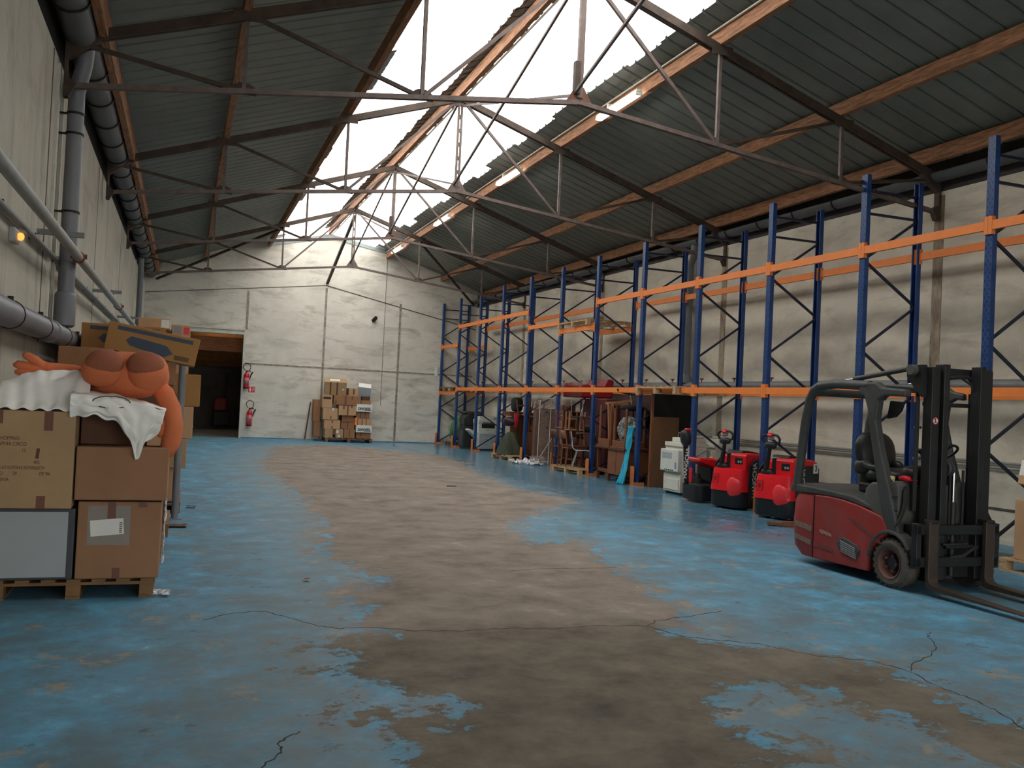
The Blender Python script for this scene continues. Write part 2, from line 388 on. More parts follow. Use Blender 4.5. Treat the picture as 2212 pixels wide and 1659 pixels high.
def soot(k, v, c):
    sx = k.add('ShaderNodeSeparateXYZ'); k.l(v, sx.inputs[0]); z = sx.outputs[2]
    wob = k.math('MULTIPLY', k.math('SUBTRACT', k.noise(v, 0.9, 5, 0.6), 0.5), 0.9)
    for z0, w, a in ((2.45, 0.28, 0.5), (1.75, 0.22, 0.45), (3.15, 0.3, 0.35)):
        d = k.math('ABSOLUTE', k.math('SUBTRACT', k.math('ADD', z, wob), z0))
        c = k.mix(k.math('MULTIPLY', k.mask(d, w, 0.0), a), c, lin((120, 112, 102)))
    return c
wall_mat('concrete_right', (216, 207, 188), (146, 136, 118), 0, 0.6, soot)
mat('joint', (158, 150, 138), 0.9, 0, 0.35, 9, dust=(92, 84, 74), damt=0.9, dscale=5)
mat('joint_dark', (88, 80, 70), 0.9, 0, 0.3, 9)
def struct(o, **k): return tag(o, kind='structure', **k)
g = G(); g.b2((XL-0.25, YB, 0), (XL, YW+14, 5.02)); wl = struct(g.obj('wall_left', M_('concrete_left')))
g = G()
for y in (0.3, 5.2, 15.65, 21.03): g.b2((XL, y-0.012, 0), (XL+0.004, y+0.012, 5.0))
g.b2((XL, YB, 2.215), (XL+0.004, 10.3, 2.23)); g.b2((XL, 10.3, 2.0), (XL+0.004, 10.34, 5.0))
g.obj('panel_joint', M_('joint_dark'), wl)
g = G(); g.b2((XL, 26.6, 0), (XL+0.03, 26.78, 5)); g.b2((XL, 10.62, 2.2), (XL+0.03, 10.72, 4.95)); g.b2((XL, 11.02, 2.2), (XL+0.03, 11.08, 4.95)); g.b2((XL, 28.2, 0), (XL+.05, YW, 5))
g.obj('pilaster', M_('white_paint'), wl)
g = G(); ya, yb = YB, YW
xa, xb = xr_wall(ya), xr_wall(yb)
g.ext([(xa, ya), (xa+0.3, ya), (xb+0.3, yb), (xb, yb)], 5.06)
wr = struct(g.obj('wall_right', M_('concrete_right')))
g = G()
for i, y in enumerate(TY+[-0.45]):
    x = xr_wall(y)
    g.b2((x-0.012, y-0.09, 0), (x+0.01, y+0.09, 5.0))
g.obj('panel_joint', mat('stained_mortar', (166, 152, 130), 0.9, 0, 0.3, 6, dust=(84, 54, 36), damt=0.95, dscale=5, stretch=(1, 1, 0.35)), wr)
g = G(); g.bar((xr_wall(-1)-0.006, -1, 0.47), (xr_wall(31)-0.006, 31, 0.47), 0.015, 0.03); g.obj('horizontal_joint', M_('joint_dark'), wr)
# far gable wall with the opening at its left
DX0, DX1, DZ = XL, 1.81, 3.68
g = G()
prof = [(DX1, 0), (10.6, 0), (10.6, roofz(10.6)+.02), (6.75, roofz(6.75)+.02), (6.7, 6.78), (XC, 7.16), (2.5, 6.68), (2.42, roofz(2.42)+.02), (XL-.2, roofz(XL-.2)+.02), (XL-.2, DZ), (DX1, DZ)]
g.side(prof, YW, YW+0.25)
wf = struct(g.obj('wall_far', M_('concrete_far')))
def strip(g, x0, z0, x1, z1, w, t=0.012): g.bar((x0, YW-t/2+0.002, z0), (x1, YW-t/2+0.002, z1), t, w, up=(0, 0, 1) if abs(x1-x0) > abs(z1-z0) else (0, 1, 0))
def vstrip(g, x, z0, z1, w, t=0.012): g.b2((x-w/2, YW-t, z0), (x+w/2, YW+0.01, z1))
g = G()
strip(g, DX1+.05, 2.535, 10.0, 2.52, 0.05); g.obj('horizontal_joint', M_('joint'), wf)
g = G(); vstrip(g, 1.90, DZ, 5.0, 0.07); vstrip(g, 4.52, 0.0, 5.33, 0.07); vstrip(g, 7.18, 0.0, 4.98, 0.07); g.obj('vertical_joint', M_('joint'), wf)
g = G(); strip(g, XL, 4.69, 4.5, 5.42, 0.02); strip(g, 4.5, 5.42, 10.05, 4.25, 0.03); vstrip(g, 6.62, 1.3, 6.6, 0.012)
g.obj('fine_joint', M_('joint_dark'), wf)
g = G(); g.b2((DX1+0.05, YW-0.004, 0.0), (10.05, YW+.01, 0.035)); g.obj('paint_line', mat('paint_blue_edge', (60, 130, 170), 0.5, 0, 0.25, 5), wf)
g = G(); g.side([(XL-.25, 0), (.6, 0), (.6, 4.2), (8.2, 4.2), (8.2, 0), (11, 0), (11, 8), (XL-.25, 8)], YB-.25, YB); struct(g.obj('wall_near', M_('concrete_far')))  # wide opening added out of view, to light surfaces facing the camera
g = G(); g.b2((-6, YB-16, -.05), (16, YB, -.005)); struct(g.obj('ground_outside', mat('yard', (150, 148, 142), .9)))
# door opening frame
door = tag(bpy.data.objects.new('door_1', None), kind='structure'); COL.objects.link(door); door.location = (DX1, YW, 0)
g = G(); g.b2((XL-DX1, -0.05, 3.50), (0.0, 0.27, 3.58)); g.b2((XL-DX1, -0.03, 3.58), (0.0, 0.25, 3.64)); g.b2((XL-DX1, -0.07, 3.64), (0.06, 0.2, 3.70)); g.obj('door_head', M_('white_paint'), door, bevel=.006)
g = G(); g.b2((0, -0.05, 0), (0.075, 0.27, 3.70)); g.obj('door_jamb', M_('white_paint'), door, bevel=.005)
# ---- next room seen through the opening
RY = YW+.25
g = G(); g.b2((XL-.2, YW, -0.02), (6, RY+13, 0.0)); struct(g.obj('floor_next_room', mat('grey_floor', (112, 112, 106), 0.55, 0, 0.15, 1.5)))
g = G(); g.b2((XL-.25, RY+9.4, 0), (6, RY+9.6, 4.6)); struct(g.obj('wall_next_room', mat('grey_wall', (130, 126, 118), 0.9, 0, 0.15, 1)))
g = G(); g.b2((4.3, RY, 0), (4.5, RY+9.4, 4.6)); struct(g.obj('wall_next_room_side', M_('grey_wall')))
g = G()
for i in range(11): g.b2((XL-.2, RY+0.02+i*0.87, 4.42), (4.3, RY+0.86+i*0.87, 4.46))
struct(g.obj('ceiling_next_room', mat('deck_wood', (150, 102, 50), 0.8, 0, 0.2, 4)))
BM = mat('glulam', (190, 120, 76), 0.6, 0, 0.2, 4, stretch=(1, 6, 6))
g = G(); g.b2((XL, RY+1.6, 2.98), (4.3, RY+1.76, 3.48)); tag(g.obj('timber_beam', BM), 'long orange glued timber beam under the ceiling of the next room', 'beam')
for i, y in enumerate((4.2, 5.7, 7.2, 8.6)):
    g = G(); g.b2((XL, RY+y, 3.12-.17*i), (4.3, RY+y+.14, 4.4)); tag(g.obj('timber_joist', M_('deck_wood')), ['nearest dark timber joist inside the next room, behind the orange beam', 'second dark timber joist inside the next room', 'third dark timber joist inside the next room', 'deepest dark timber joist, at the back wall of the next room'][i], 'beam')
g = G(); g.b2((XL, RY+9.3, 2.42), (4.3, RY+9.4, 2.50)); tag(g.obj('steel_rail', M_('pipe_grey')), 'grey rail on the back wall of the next room below the timber', 'rail')
t = thing('tube_light', 'unseen warm fill light added under the ceiling of the next room', 'ceiling light', (1.2, RY+3.6, 4.3))  # lamp added out of view to lighten the next room
G().b2((-.7, -.05, .03), (.7, .05, .1)).obj('housing', M_('white_paint'), t); G().b2((-.65, -.04, 0), (.65, .04, .03)).obj('diffuser', M_('room_fill_glow'), t)
t = thing('parked_truck', 'dark lift truck with a red panel standing in the unlit next room', 'forklift', (1.5, RY+6.6, 0))
G().b2((-0.35, -.4, .12), (.35, .5, .75)).obj('chassis', M_('mast_black'), t, bevel=.05)
G().b2((-.32, -.45, .75), (.15, .1, 1.25)).obj('red_panel', M_('lift_red'), t, bevel=.06)
g = G(); g.b2((.12, -.35, .1), (.2, -.2, 2.3)); g.b2((.12, .25, .1), (.2, .4, 2.3)); g.b2((.12, -.3, 2.2), (.2, .35, 2.3)); g.obj('mast', M_('mast_black'), t)
g = G(); g.b2((-.9, -.3, 0.04), (-.3, -.15, .1)); g.b2((-.9, .25, 0.04), (-.3, .4, .1)); g.obj('fork', M_('mast_black'), t)
t = thing('hand_pallet_truck', 'low dark pallet truck with an upright handle parked in the unlit next room', 'pallet truck', (-.55, RY+6.2, 0))
g = G(); g.b2((-.2, -.2, .03), (1.0, -.05, .12)); g.b2((-.2, .2, .03), (1.0, .35, .12)); g.obj('fork', M_('pipe_grey'), t)
g = G(); g.b2((-.35, -.1, .05), (-.15, .25, .4)); g.tube([(-.25, .08, .4), (-.32, .08, 1.15)], .03); g.obj('drive_unit', M_('mast_black'), t)
# ================================================================== ROOF
def ribs(y0, y1, pitch=0.333, h=0.035):
    """(y, dz) profile of trapezoidal sheeting"""
    out = []; n = int(round((y1-y0)/pitch))
    for i in range(n):
        a = y0+i*(y1-y0)/n; p = (y1-y0)/n
        out += [(a, 0), (a+p*0.36, 0), (a+p*0.40, h), (a+p*0.50, h), (a+p*0.54, 0)]
    out.append((y1, 0)); return out
def sheet(g, xa, xb, y0, y1, dz=0.0, m=0):
    pr = ribs(y0, y1)
    vs = []
    for x in (xa, xb):
        z = roofz(x)+dz
        vs += [Vector((x, y, z+h)) for y, h in pr]
    n = len(pr); g._add(vs, [(i, i+1, n+i+1, n+i) for i in range(n-1)], m)
SKY0 = 5.0
g = G(); rnd = random.Random(3)
y = YB-.2
while y < YW+.25:
    y1 = min(y+1.0, YW+.3)
    el = 2.70+rnd.choice((0, .06, .12, -.04, .03)); er = 6.25+rnd.choice((0, .05, .1, -.05, -.08, .02))
    if y > YW-1.3: el, er = 3.0, 6.2
    if y < SKY0-.5: el, er = XC, XC
    sheet(g, XL-.35, 0.2, y, y1, 0); sheet(g, 0.0, el, y, y1, 0.012)
    sheet(g, er, 8.9, y, y1, 0.012); sheet(g, 8.7, 11.0, y, y1, 0)
    y = y1
rf = struct(g.obj('ceiling', M_('sheet')))
# translucent roof lights
def skymat():
    k = N('translucent_sheet'); tr = k.add('ShaderNodeBsdfTranslucent'); tp = k.add('ShaderNodeBsdfTransparent')
    v = k.coord('Object'); n = k.noise(v, 1.5, 6, 0.7)
    tr.inputs[0].default_value = (0.95, 0.96, 0.95, 1); tp.inputs[0].default_value = (0.97, 0.98, 0.98, 1)
    mx = k.add('ShaderNodeMixShader'); k.l(k.mask(n, 0.2, 1.6), mx.inputs[0]); k.l(tp.outputs[0], mx.inputs[1]); k.l(tr.outputs[0], mx.inputs[2])
    k.l(mx.outputs[0], k.out.inputs['Surface']); return k.m
SK = skymat()
for nm, xa, xb in (('window_1', 2.3, XC-.12), ('window_2', XC+.12, 6.6)):
    g = G(); sheet(g, xa, xb, SKY0-1, YW+.25, 0.045); struct(g.obj(nm, SK))
# ridge capping: opaque ribbed strips both sides with toothed edge
g = G(); rnd = random.Random(5); y = YB
while y < YW+.2:
    y1 = y+0.333
    for sx in (-1, 1):
        w = 0.20+rnd.uniform(-.02, .03)
        sheet(g, XC, XC+sx*w, y, y1, 0.0 if sx > 0 else 0.0); sheet(g, XC, XC+sx*(w-.03), y+.06, y1-.1, -.012)
    y = y1
cap = struct(g.obj('trim_1', mat('ridge_cap', (118, 104, 88), 0.8, 0, 0.25, 6)))
# fascia closing the gable under the roof lights
g = G(); g.side([(2.45, 6.6), (XC, 7.1), (6.75, 6.7), (6.75, 6.82), (XC, 7.24), (2.45, 6.72)], YW-.03, YW+.02); struct(g.obj('trim_2', mat('gable_capping', (150, 158, 156), 0.6, 0, 0.1)))
g = G(); ya, yb = YB, YW; xa, xb = xr_wall(ya)+.02, xr_wall(yb)+.02
g.M = Matrix.Translation((0, 0, 5.02)); g.ext([(xa, ya), (xa+0.3, ya), (xb+0.3, yb), (xb, yb)], .60)
struct(g.obj('trim_3', mat('eaves_board', (60, 55, 52), 0.8, 0, 0.2)))
g = G(); g.b2((XL-.3, YB, 5.0), (XL-.03, YW+.2, 5.62)); struct(g.obj('trim_4', M_('eaves_board')))
# ---- purlins
def purlin(x, z, w, h, label, y0=YB, y1=YW+.1):
    g = G()
    y = y0; k = 0
    while y < y1-.1:
        yy = min(y+5.57, y1); g.b2((-w/2+(k % 2)*.006, y, 0), (w/2+(k % 2)*.006, yy-.004, h)); y = yy; k += 1
    o = g.obj('timber_purlin', M_('timber'), loc=(x, 0, z), bevel=.004)
    return tag(o, label, 'roof beam')
purlin(XC-A1, 6.58, .09, .22, 'timber purlin along the left edge of the bright roof lights')
purlin(XC-A2, 5.86, .09, .25, 'timber purlin half way down the left roof slope')
purlin(-1.00, 5.30, .09, .3, 'timber eaves purlin beside the left gutter')
purlin(XC+A1, 6.57, .09, .22, 'timber purlin carrying the tube lights on the right')
purlin(XC+A2, 5.93, .09, .19, 'timber purlin half way down the right roof slope')
purlin(10.12, 5.40, .09, .22, 'timber eaves purlin above the blue racks')
purlin(XC-.02, 7.24, .08, .2, 'timber ridge beam under the bright roof lights')
g = G(); g.tube([(0, YB+.02, 0), (0, YW, 0)], .018, 8); tag(g.obj('conduit', M_('white_paint'), loc=(XC+.07, 0, 7.25)), 'white conduit running along the ridge beam', 'conduit')
g = G(); g.tube([(0, YB, 0), (0, YW, 0)], .014, 8); tag(g.obj('conduit', M_('white_paint'), loc=(XC+A1-.075, 0, 6.78)), 'pale conduit running above the tube lights', 'conduit')
# ---- trusses
def node(k, a, sg):
    return Vector((XC+sg*a, 0, (ZR-SR*a) if k == 't' else (5.476-0.1247*a)))
def truss(i, y):
    lab = ['steel roof truss nearest the camera, mostly above the picture', 'steel roof truss spanning the top of the photo, second from the camera', 'steel roof truss with its apex in the middle of the roof lights',
           'steel roof truss third from the far wall end of the hall', 'steel roof truss nearest the far gable wall'][i]
    if i == 3: lab = 'steel roof truss between the middle one and the one nearest the gable'
    t = thing('roof_truss', lab, 'roof truss', (0, y, 0), group=None)
    clipR = min(0.0, xr_wall(y)-10.46)
    for sg, nm in ((-1, 'left'), (1, 'right')):
        endA = A3+(clipR if sg > 0 else 0.02)
        e = node('t', endA, sg); g = G()
        for dy in (-.035, .035): g.bar(node('t', 0, sg)+Vector((0, dy, -.02)), e+Vector((0, dy, -.02)), .035, .11)
        g.obj('rafter', M_('steel_dark'), t)
        g = G()
        for dy in (-.022, .022): g.bar(node('b', 0, sg)+Vector((0, dy, 0)), node('b', endA, sg)+Vector((0, dy, 0)), .03, .055)
        g.obj('bottom_chord', M_('steel_web'), t)
        for a in (A1, A2):
            g = G(); g.bar(node('t', a, sg)-Vector((0, 0, .04)), node('b', a, sg), .045, .045); g.obj('web_post', M_('steel_web'), t)
        for p, q in ((node('t', 0, sg), node('b', A1, sg)), (node('b', A1, sg), node('t', A2, sg)), (node('b', A2, sg), node('t', endA-.1, sg)-Vector((0, 0, .06)))):
            g = G(); g.bar(p, q, .045, .045); g.obj('diagonal', M_('steel_web') if p.z > 7 else M_('steel_dark'), t)
        g = G(); z0, z1 = node('b', endA, sg).z, node('t', endA, sg).z
        x_ = XC+sg*endA
        g.side([(x_, z0-.12), (x_-sg*.05, z0-.12), (x_-sg*.12, z0+.03), (x_-sg*.03, z0+.1), (x_-sg*.03, z1-.22), (x_-sg*.34, z1+.02), (x_-sg*.3, z1+.14), (x_, z1+.06)], -.05, .05)
        g.obj('end_bracket', M_('steel_dark'), t)
        for a in (A1, A2):
            g = G(); b = node('b', a, sg); g.side([(b.x-.14, b.z-.03), (b.x+.14, b.z-.03), (b.x+.12, b.z+.06), (b.x+.05, b.z+.1), (b.x-.05, b.z+.1), (b.x-.12, b.z+.06)], -.008, .008)
            g.obj('gusset_plate', M_('steel_dark'), t)
            g = G(); c = node('t', a, sg); g.side([(c.x-.16, c.z-.1), (c.x+.16, c.z-.1), (c.x+.16, c.z+.02), (c.x-.16, c.z+.02)], -.06, -.052); g.obj('gusset_plate', M_('steel_dark'), t)
    kb, kt = node('b', 0, 1), node('t', 0, 1); g = G()
    if i % 2 == 0:
        for dx in (-.03, .03): g.bar(kt+Vector((dx, 0, -.1)), kb+Vector((dx, 0, .08)), .034, .05)
        for q in range(1, 6): z = kb.z+.1+(kt.z-kb.z-.2)*q/6; g.b2((XC-.04, -.02, z-.035), (XC+.04, .02, z+.035))
    else: g.bar(kt-Vector((0, 0, .1)), kb+Vector((0, 0, .06)), .075, .06)
    g.obj('king_post', M_('steel_web'), t)
    if i % 2 == 1: G().b2((XC-.085, -.05, kb.z+.1), (XC-.01, .03, kb.z+.52)).obj('junction_box', M_('steel_dark'), t)
    g = G(); g.side([(kb.x-.2, kb.z-.03)]+[(kb.x-.19+q*.0275, kb.z-(.055 if q % 2 else .03)) for q in range(14)]+[(kb.x+.2, kb.z-.03), (kb.x+.06, kb.z+.2), (kb.x-.06, kb.z+.2)], -.01, .01)
    g.obj('king_gusset', M_('rust_plate') if i % 2 else M_('steel_web'), t)
    g = G(); g.side([(kt.x-.3, kt.z-.16), (kt.x+.3, kt.z-.16), (kt.x+.2, kt.z-.02), (kt.x, kt.z+.05), (kt.x-.2, kt.z-.02)], -.012, .012); g.obj('ridge_gusset', M_('steel_web'), t)
for i, y in enumerate(TY): truss(i, y)
# ---- longitudinal bracing under the ridge
def brace(p, q, w, label, m='steel_web', cat='roof brace', grp=None):
    p, q = Vector(p), Vector(q); g = G(); g.bar((0, 0, 0), q-p, w, w)
    return tag(g.obj('roof_brace', M_(m), loc=p), label, cat, grp)
kz, tz = 5.5, 7.08
for i in range(4):
    yl = ['nearest the camera', 'in the second bay', 'in the third bay', 'in the bay before the last truss'][i]
    brace((XC-.06, TY[i]+.02, tz), (XC-.06, TY[i+1]-.02, kz+.1), .035, 'thin steel brace falling away under the ridge, '+yl)
    brace((XC+.06, TY[i]+.02, kz+.1), (XC+.06, TY[i+1]-.02, tz), .035, 'thin steel brace rising away under the ridge, '+yl)
brace((XC, TY[4]+.05, 7.0), (4.53, YW-.01, 5.5), .085, 'thick dark steel strut running down from the last ridge joint to the gable wall', 'steel_dark')
for sg, nm in ((-1, 'left'), (1, 'right')):
    xe = XC+sg*(5.6 if sg < 0 else 5.35)
    brace((XC+sg*A1, TY[4]+.06, 6.44), (xe, YW-.05, 5.15), .06, 'dark wind brace from the last truss to the %s far corner' % nm, 'steel_dark')
# ---- gutters under the eaves
def gutter(nm, x0, y0, x1, y1, z, r, label, side):
    t = thing('eaves_gutter', label, 'gutter', (x0, y0, z)); n = 12
    L = y1-y0; dx = x1-x0
    def fn(u, v): a = PI*(1+u); return Vector((dx*v+r*math.cos(a), L*v, r*math.sin(a)))
    g = G(); g.grid(fn, n, 60); g.obj('trough', M_('gutter'), t, smooth=180, solid=.01)
    k = int(L/1.05)
    for i in range(1, k):
        y = i*1.05+.3; g = G(); rr = r+.02
        pts = [(dx*y/L+rr*math.cos(PI*(1+q/10)), y+(.10 if q > 6 else 0.0)*(q-6)/4, rr*math.sin(PI*(1+q/10))) for q in range(11)]
        g.tube(pts, .012, 6); g.obj('gutter_strap', M_('iron_black'), t, smooth=60)
gutter('l', XL+.19, 2.0, XL+.19, YW-.1, 5.33, .165, 'large grey half round gutter along the top of the left wall', -1)
gutter('r', xr_wall(2)-.12, 2.0, xr_wall(YW)-.12, YW-.1, 5.30, .12, 'dark half round gutter along the top of the right wall', 1)
# ---- tube lights
def tube_light(y0, y1, label, double=False):
    t = thing('tube_light', label, 'ceiling light', (6.455, (y0+y1)/2, 6.56), group=None); L = y1-y0
    G().b2((-.05, -L/2, 0.0), (.05, L/2, .045)).obj('housing', M_('white_paint'), t, bevel=.01)
    G().b2((-.055, -L/2+.03, -.05), (.055, L/2-.03, 0.0)).obj('diffuser', M_('tube_light'), t, bevel=.02)
    for s in (-1, 1): G().b2((-.058, s*(L/2-.015)-.015, -.052), (.058, s*(L/2-.015)+.015, .0)).obj('end_cap', M_('copier_white'), t, bevel=.008)
    G().b2((-.03, L*.2, .045), (.105, L*.2+.06, .12)).obj('bracket', M_('white_paint'), t)
for (a, b), nm in zip([(12.75, 14.25), (18.1, 19.6), (23.6, 25.1), (29.2, 30.7)], ['largest and nearest lit tube light on the right purlin', 'second lit tube light from the camera on the right purlin', 'third lit tube light from the camera on the right purlin', 'smallest lit tube light at the far end of the right purlin']):
    tube_light(a, b, nm)
for yb in (-0.5, 7.0 - 3.6): tube_light(yb-.75, yb+.75, 'lit tube light above and behind the camera, outside the photo' if yb > 0 else 'lit tube light far behind the camera, outside the photo')
# ================================================================== SERVICES ON THE WALLS
def pipe(name, pts, r, m, label, cat='pipe', n=16):
    p0 = Vector(pts[0]); g = G(); g.tube([Vector(p)-p0 for p in pts], r, n)
    return tag(g.obj(name, M_(m), loc=p0, smooth=50), label, cat)
mainp = pipe('drain_pipe', [(XL+.14, 2, 2.10), (XL+.14, 26, 2.10)], .105, 'pvc', 'thick grey horizontal drain pipe along the left wall')
for i in range(14):
    g = G(); y = 1.2+i*1.55
    ring = [(0.108*math.cos(a*PI/8), y, 0.108*math.sin(a*PI/8)) for a in range(17)]; g.tube(ring, .006, 5)
    g.tube([(0, y, .1), (0, y, .14)], .022, 8)
    g.obj('pipe_clip', M_('iron_black'), mainp, smooth=50)
for y in (8.0, 14.2):
    g = G(); g.lathe([(.105, -.09), (.118, -.08), (.118, .08), (.105, .09)], 20, Matrix.Translation((0, y, 0)) @ Matrix.Rotation(PI/2, 4, 'X'))
    g.obj('pipe_collar', M_('pvc'), mainp, smooth=40)
dp = thing('downpipe', 'thick grey downpipe on the left wall, nearest the camera', 'pipe', (XL+.16, 10.95, 2.2))
g = G(); g.tube([(0, 0, 0), (0, 0, 2.4), (0.0, -.02, 2.55), (.07, -.1, 2.85), (.09, -.12, 3.1)], .085, 20); g.obj('pipe', M_('pvc'), dp, smooth=50)
g = G(); g.lathe([(.085, -.02), (.11, 0), (.11, .32), (.10, .35), (.085, .36)], 20, Matrix.Translation((0, 0, .02))); g.obj('socket', M_('pvc'), dp, smooth=40)
for z in (1.25, 2.1, 2.32):
    g = G(); g.lathe([(.086, -.012), (.094, -.012), (.094, .012), (.086, .012)], 20, Matrix.Translation((0, 0, z))); g.b2((-.16, -.01, z-.01), (-.08, .01, z+.01))
    g.obj('pipe_clip', M_('iron_black'), dp)
dp2 = thing('downpipe', 'grey downpipe on the left wall near the far corner', 'pipe', (XL+.14, 27.1, 0))
g = G(); g.tube([(0, 0, 0), (0, 0, 4.75), (0, -.1, 4.95), (0, -.2, 5.1)], .075, 16); g.obj('pipe', M_('pvc'), dp2, smooth=50)
dp3 = thing('downpipe', 'grey downpipe on the right wall behind the racks, beside a stained joint', 'pipe', (10.24, 17.4, 2.2))
g = G(); g.tube([(0, 0, 0), (0, 0, 2.6), (0, -.1, 2.75), (0, -.15, 3.0)], .08, 16); g.obj('pipe', M_('pvc'), dp3, smooth=50)
g = G(); g.lathe([(.08, 0), (.13, .02), (.13, .12), (.08, .2)], 16); g.obj('socket', M_('pvc'), dp3, smooth=40)
rail = thing('hanging_rail', 'pale round rail hung on brackets in front of the left wall', 'pipe', (XL+.30, 2.0, 2.93))
g = G(); g.tube([(0, 0, 0), (0, 25.0, 0)], .048, 16); g.obj('rail', M_('pipe_paint'), rail, smooth=50)
for y in (9.9, 15.6, 21.2, 4.2):
    g = G(); g.b2((-.30, y-2.0-.02, .10), (.12, y-2.0+.02, .15)); g.tube([(0, y-2.0, .1), (0, y-2.0, .03)], .01, 6); g.obj('bracket_arm', M_('pipe_grey'), rail)
for y in (9.75, 16.0):
    g = G(); y_ = y-2.0+.9
    g.lathe([(.05, -.04), (.062, -.03), (.062, .03), (.05, .04)], 16, Matrix.Translation((0, y_, 0)) @ Matrix.Rotation(PI/2, 4, 'X'))
    for s in (-1, 1): g.b2((s*.06-.02, y_-.012, -.015), (s*.06+.02, y_+.012, .035))
    g.obj('coupling', M_('rust'), rail, smooth=40)
p = pipe('wall_pipe', [(XL+.05, 2, 2.92), (XL+.05, 22.5, 2.92)], .03, 'pipe_grey', 'thin grey pipe fixed flat on the left wall below the hanging rail')
for i in range(12):
    g = G(); g.b2((-.05, 1.0+i*1.6, -.012), (.012, 1.03+i*1.6, .045)); g.obj('pipe_clip', M_('iron_black'), p)
t = thing('emergency_lamp', 'glowing amber bulkhead lamp on the left wall', 'lamp', (XL+.02, 8.55, 2.80))
G().b2((-.02, -.11, -.06), (.03, .11, .06)).obj('base', M_('cabinet_grey'), t, bevel=.01)
k = N('lamp_glass'); k.b.inputs['Transmission Weight'].default_value = 0.85; k.b.inputs['Roughness'].default_value = 0.12; k.b.inputs['Base Color'].default_value = (.95, .93, .85, 1); MATS['lamp_glass'] = k.m
g = G(); g.ell((.05, 0, 0), (.055, .10, .055), 16, e=.6); g.obj('lens', clear_film('clear_lens', (235, 232, 220), .2, .1), t, smooth=180)
g = G(); g.ell((.05, 0.02, 0), (.03, .03, .035), 10); g.obj('bulb', M_('amber_glow'), t, smooth=180)
p = pipe('drain_pipe', [(xr_wall(3)-.12, 3, 2.15), (xr_wall(31.5)-.12, 31.5, 2.15)], .085, 'pipe_grey', 'grey horizontal drain pipe along the right wall behind the racks')
for i in range(24):
    g = G(); y = .8+i*1.18; g.tube([(-.0208*y, y, .08), (-.0208*y, y, .14)], .012, 6); g.b2((-.0208*y-.03, y-.03, .13), (-.0208*y+.03, y+.03, .16)); g.obj('pipe_clip', M_('rust'), p)
pipe('wall_pipe', [(xr_wall(3)-.05, 3, 1.10), (xr_wall(31)-.05, 31, 1.10)], .018, 'pipe_paint', 'upper of two thin pipes low on the right wall')
pipe('wall_pipe', [(xr_wall(3)-.05, 3, 1.03), (xr_wall(31)-.05, 31, 1.03)], .018, 'pipe_paint', 'lower of two thin pipes low on the right wall')
# things on the gable wall
def extinguisher(x, z, label):
    t = thing('fire_extinguisher', label, 'fire extinguisher', (x, YW-.10, z-.29), group=None)
    g = G(); g.lathe([(0.0, 0), (.075, .01), (.088, .03), (.09, .06), (.09, .42), (.078, .48), (.045, .52), (.03, .54), (0, .545)], 20); g.obj('cylinder', M_('ext_red'), t, smooth=40)
    g = G(); g.lathe([(.0912, .03), (.0915, .0), (.088, -.012), (0, -.014)], 20); g.lathe([(.03, .52), (.032, .58), (.02, .60), (0, .6)], 12); g.b2((-.02, -.02, .57), (.13, .02, .60)); g.obj('valve', M_('black_rubber'), t, smooth=40)
    g = G(); g.lathe([(.0915, .12), (.0915, .36)], 20); g.obj('label_band', mat('ext_label', (190, 110, 118), 0.5, 0, 0.3, 30), t, smooth=180)
    pts = []
    for q in range(13):
        a = -0.25*PI+q*(1.32*PI)/12; pts.append((.0+.125*math.cos(a)+.0, -.02, .72+.13*math.sin(a)))
    g = G(); g.tube([(.11, -.01, .58)]+pts+[(-.05, -.02, .6)], .013, 8); g.obj('hose', M_('black_rubber'), t, smooth=60)
    g = G(); g.tube([(.10, 0, .30), (.13, -.01, .42), (.19, -.01, .56)], [.012, .02, .026], 8); g.obj('nozzle', M_('black_rubber'), t, smooth=60)
    G().b2((-.03, .085, .2), (.03, .105, .5)).obj('wall_bracket', M_('iron_black'), t)
extinguisher(1.97, 1.98, 'red fire extinguisher mounted higher on the far wall, above the small red sign')
extinguisher(2.13, .72, 'red fire extinguisher mounted lower on the far wall, near the floor')
t = thing('fire_sign', 'small red fire extinguisher sign on the far wall', 'sign', (2.16, YW-.006, 1.66))
G().b2((-.11, -.004, -.095), (.11, .006, .095)).obj('plate', M_('red_sign'), t)
g = G(); g.b2((-.065, -.007, -.07), (-.02, -.004, .03)); g.b2((-.055, -.007, .03), (-.03, -.004, .06)); g.b2((-.06, -.007, .055), (-.015, -.004, .068)); g.obj('extinguisher_pictogram', M_('paper'), t)
g = G()
for i in range(3):
    g.tube([(.03, -.006, -.06+i*.045), (.05, -.006, -.035+i*.045), (.09, -.006, -.045+i*.045)], .006, 5)
g.obj('flame_pictogram', M_('paper'), t)
t = thing('wall_camera', 'small dark cylinder fitting high on the far wall', 'security camera', (6.24, YW-.1, 4.36))
g = G(); g.lathe([(.05, -.12), (.065, -.10), (.065, .1), (.05, .12)], 14, Matrix.Rotation(D(35), 4, 'Y') @ Matrix.Rotation(D(50), 4, 'X')); g.obj('body', M_('iron_black'), t, smooth=40)
g = G(); g.tube([(0, 0, 0), (0, .1, -.02)], .02, 8); g.obj('arm', M_('iron_black'), t)
tag(G().b2((-.06, -.03, -.16), (.06, 0.0, .16)).obj('switch_box', M_('switch_white'), loc=(8.62, YW-.001, 2.62), bevel=.01), 'small white electrical box on the far wall beside the first rack post', 'box')
g = G(); g.bar((0, 0, 0), (.17, .24, 1.3), .03, .03); tag(g.obj('stick', M_('wood_dark'), loc=(3.99, YW-.27, 0.02)), 'thin dark stick leaning against the far wall left of the cartons', 'stick')
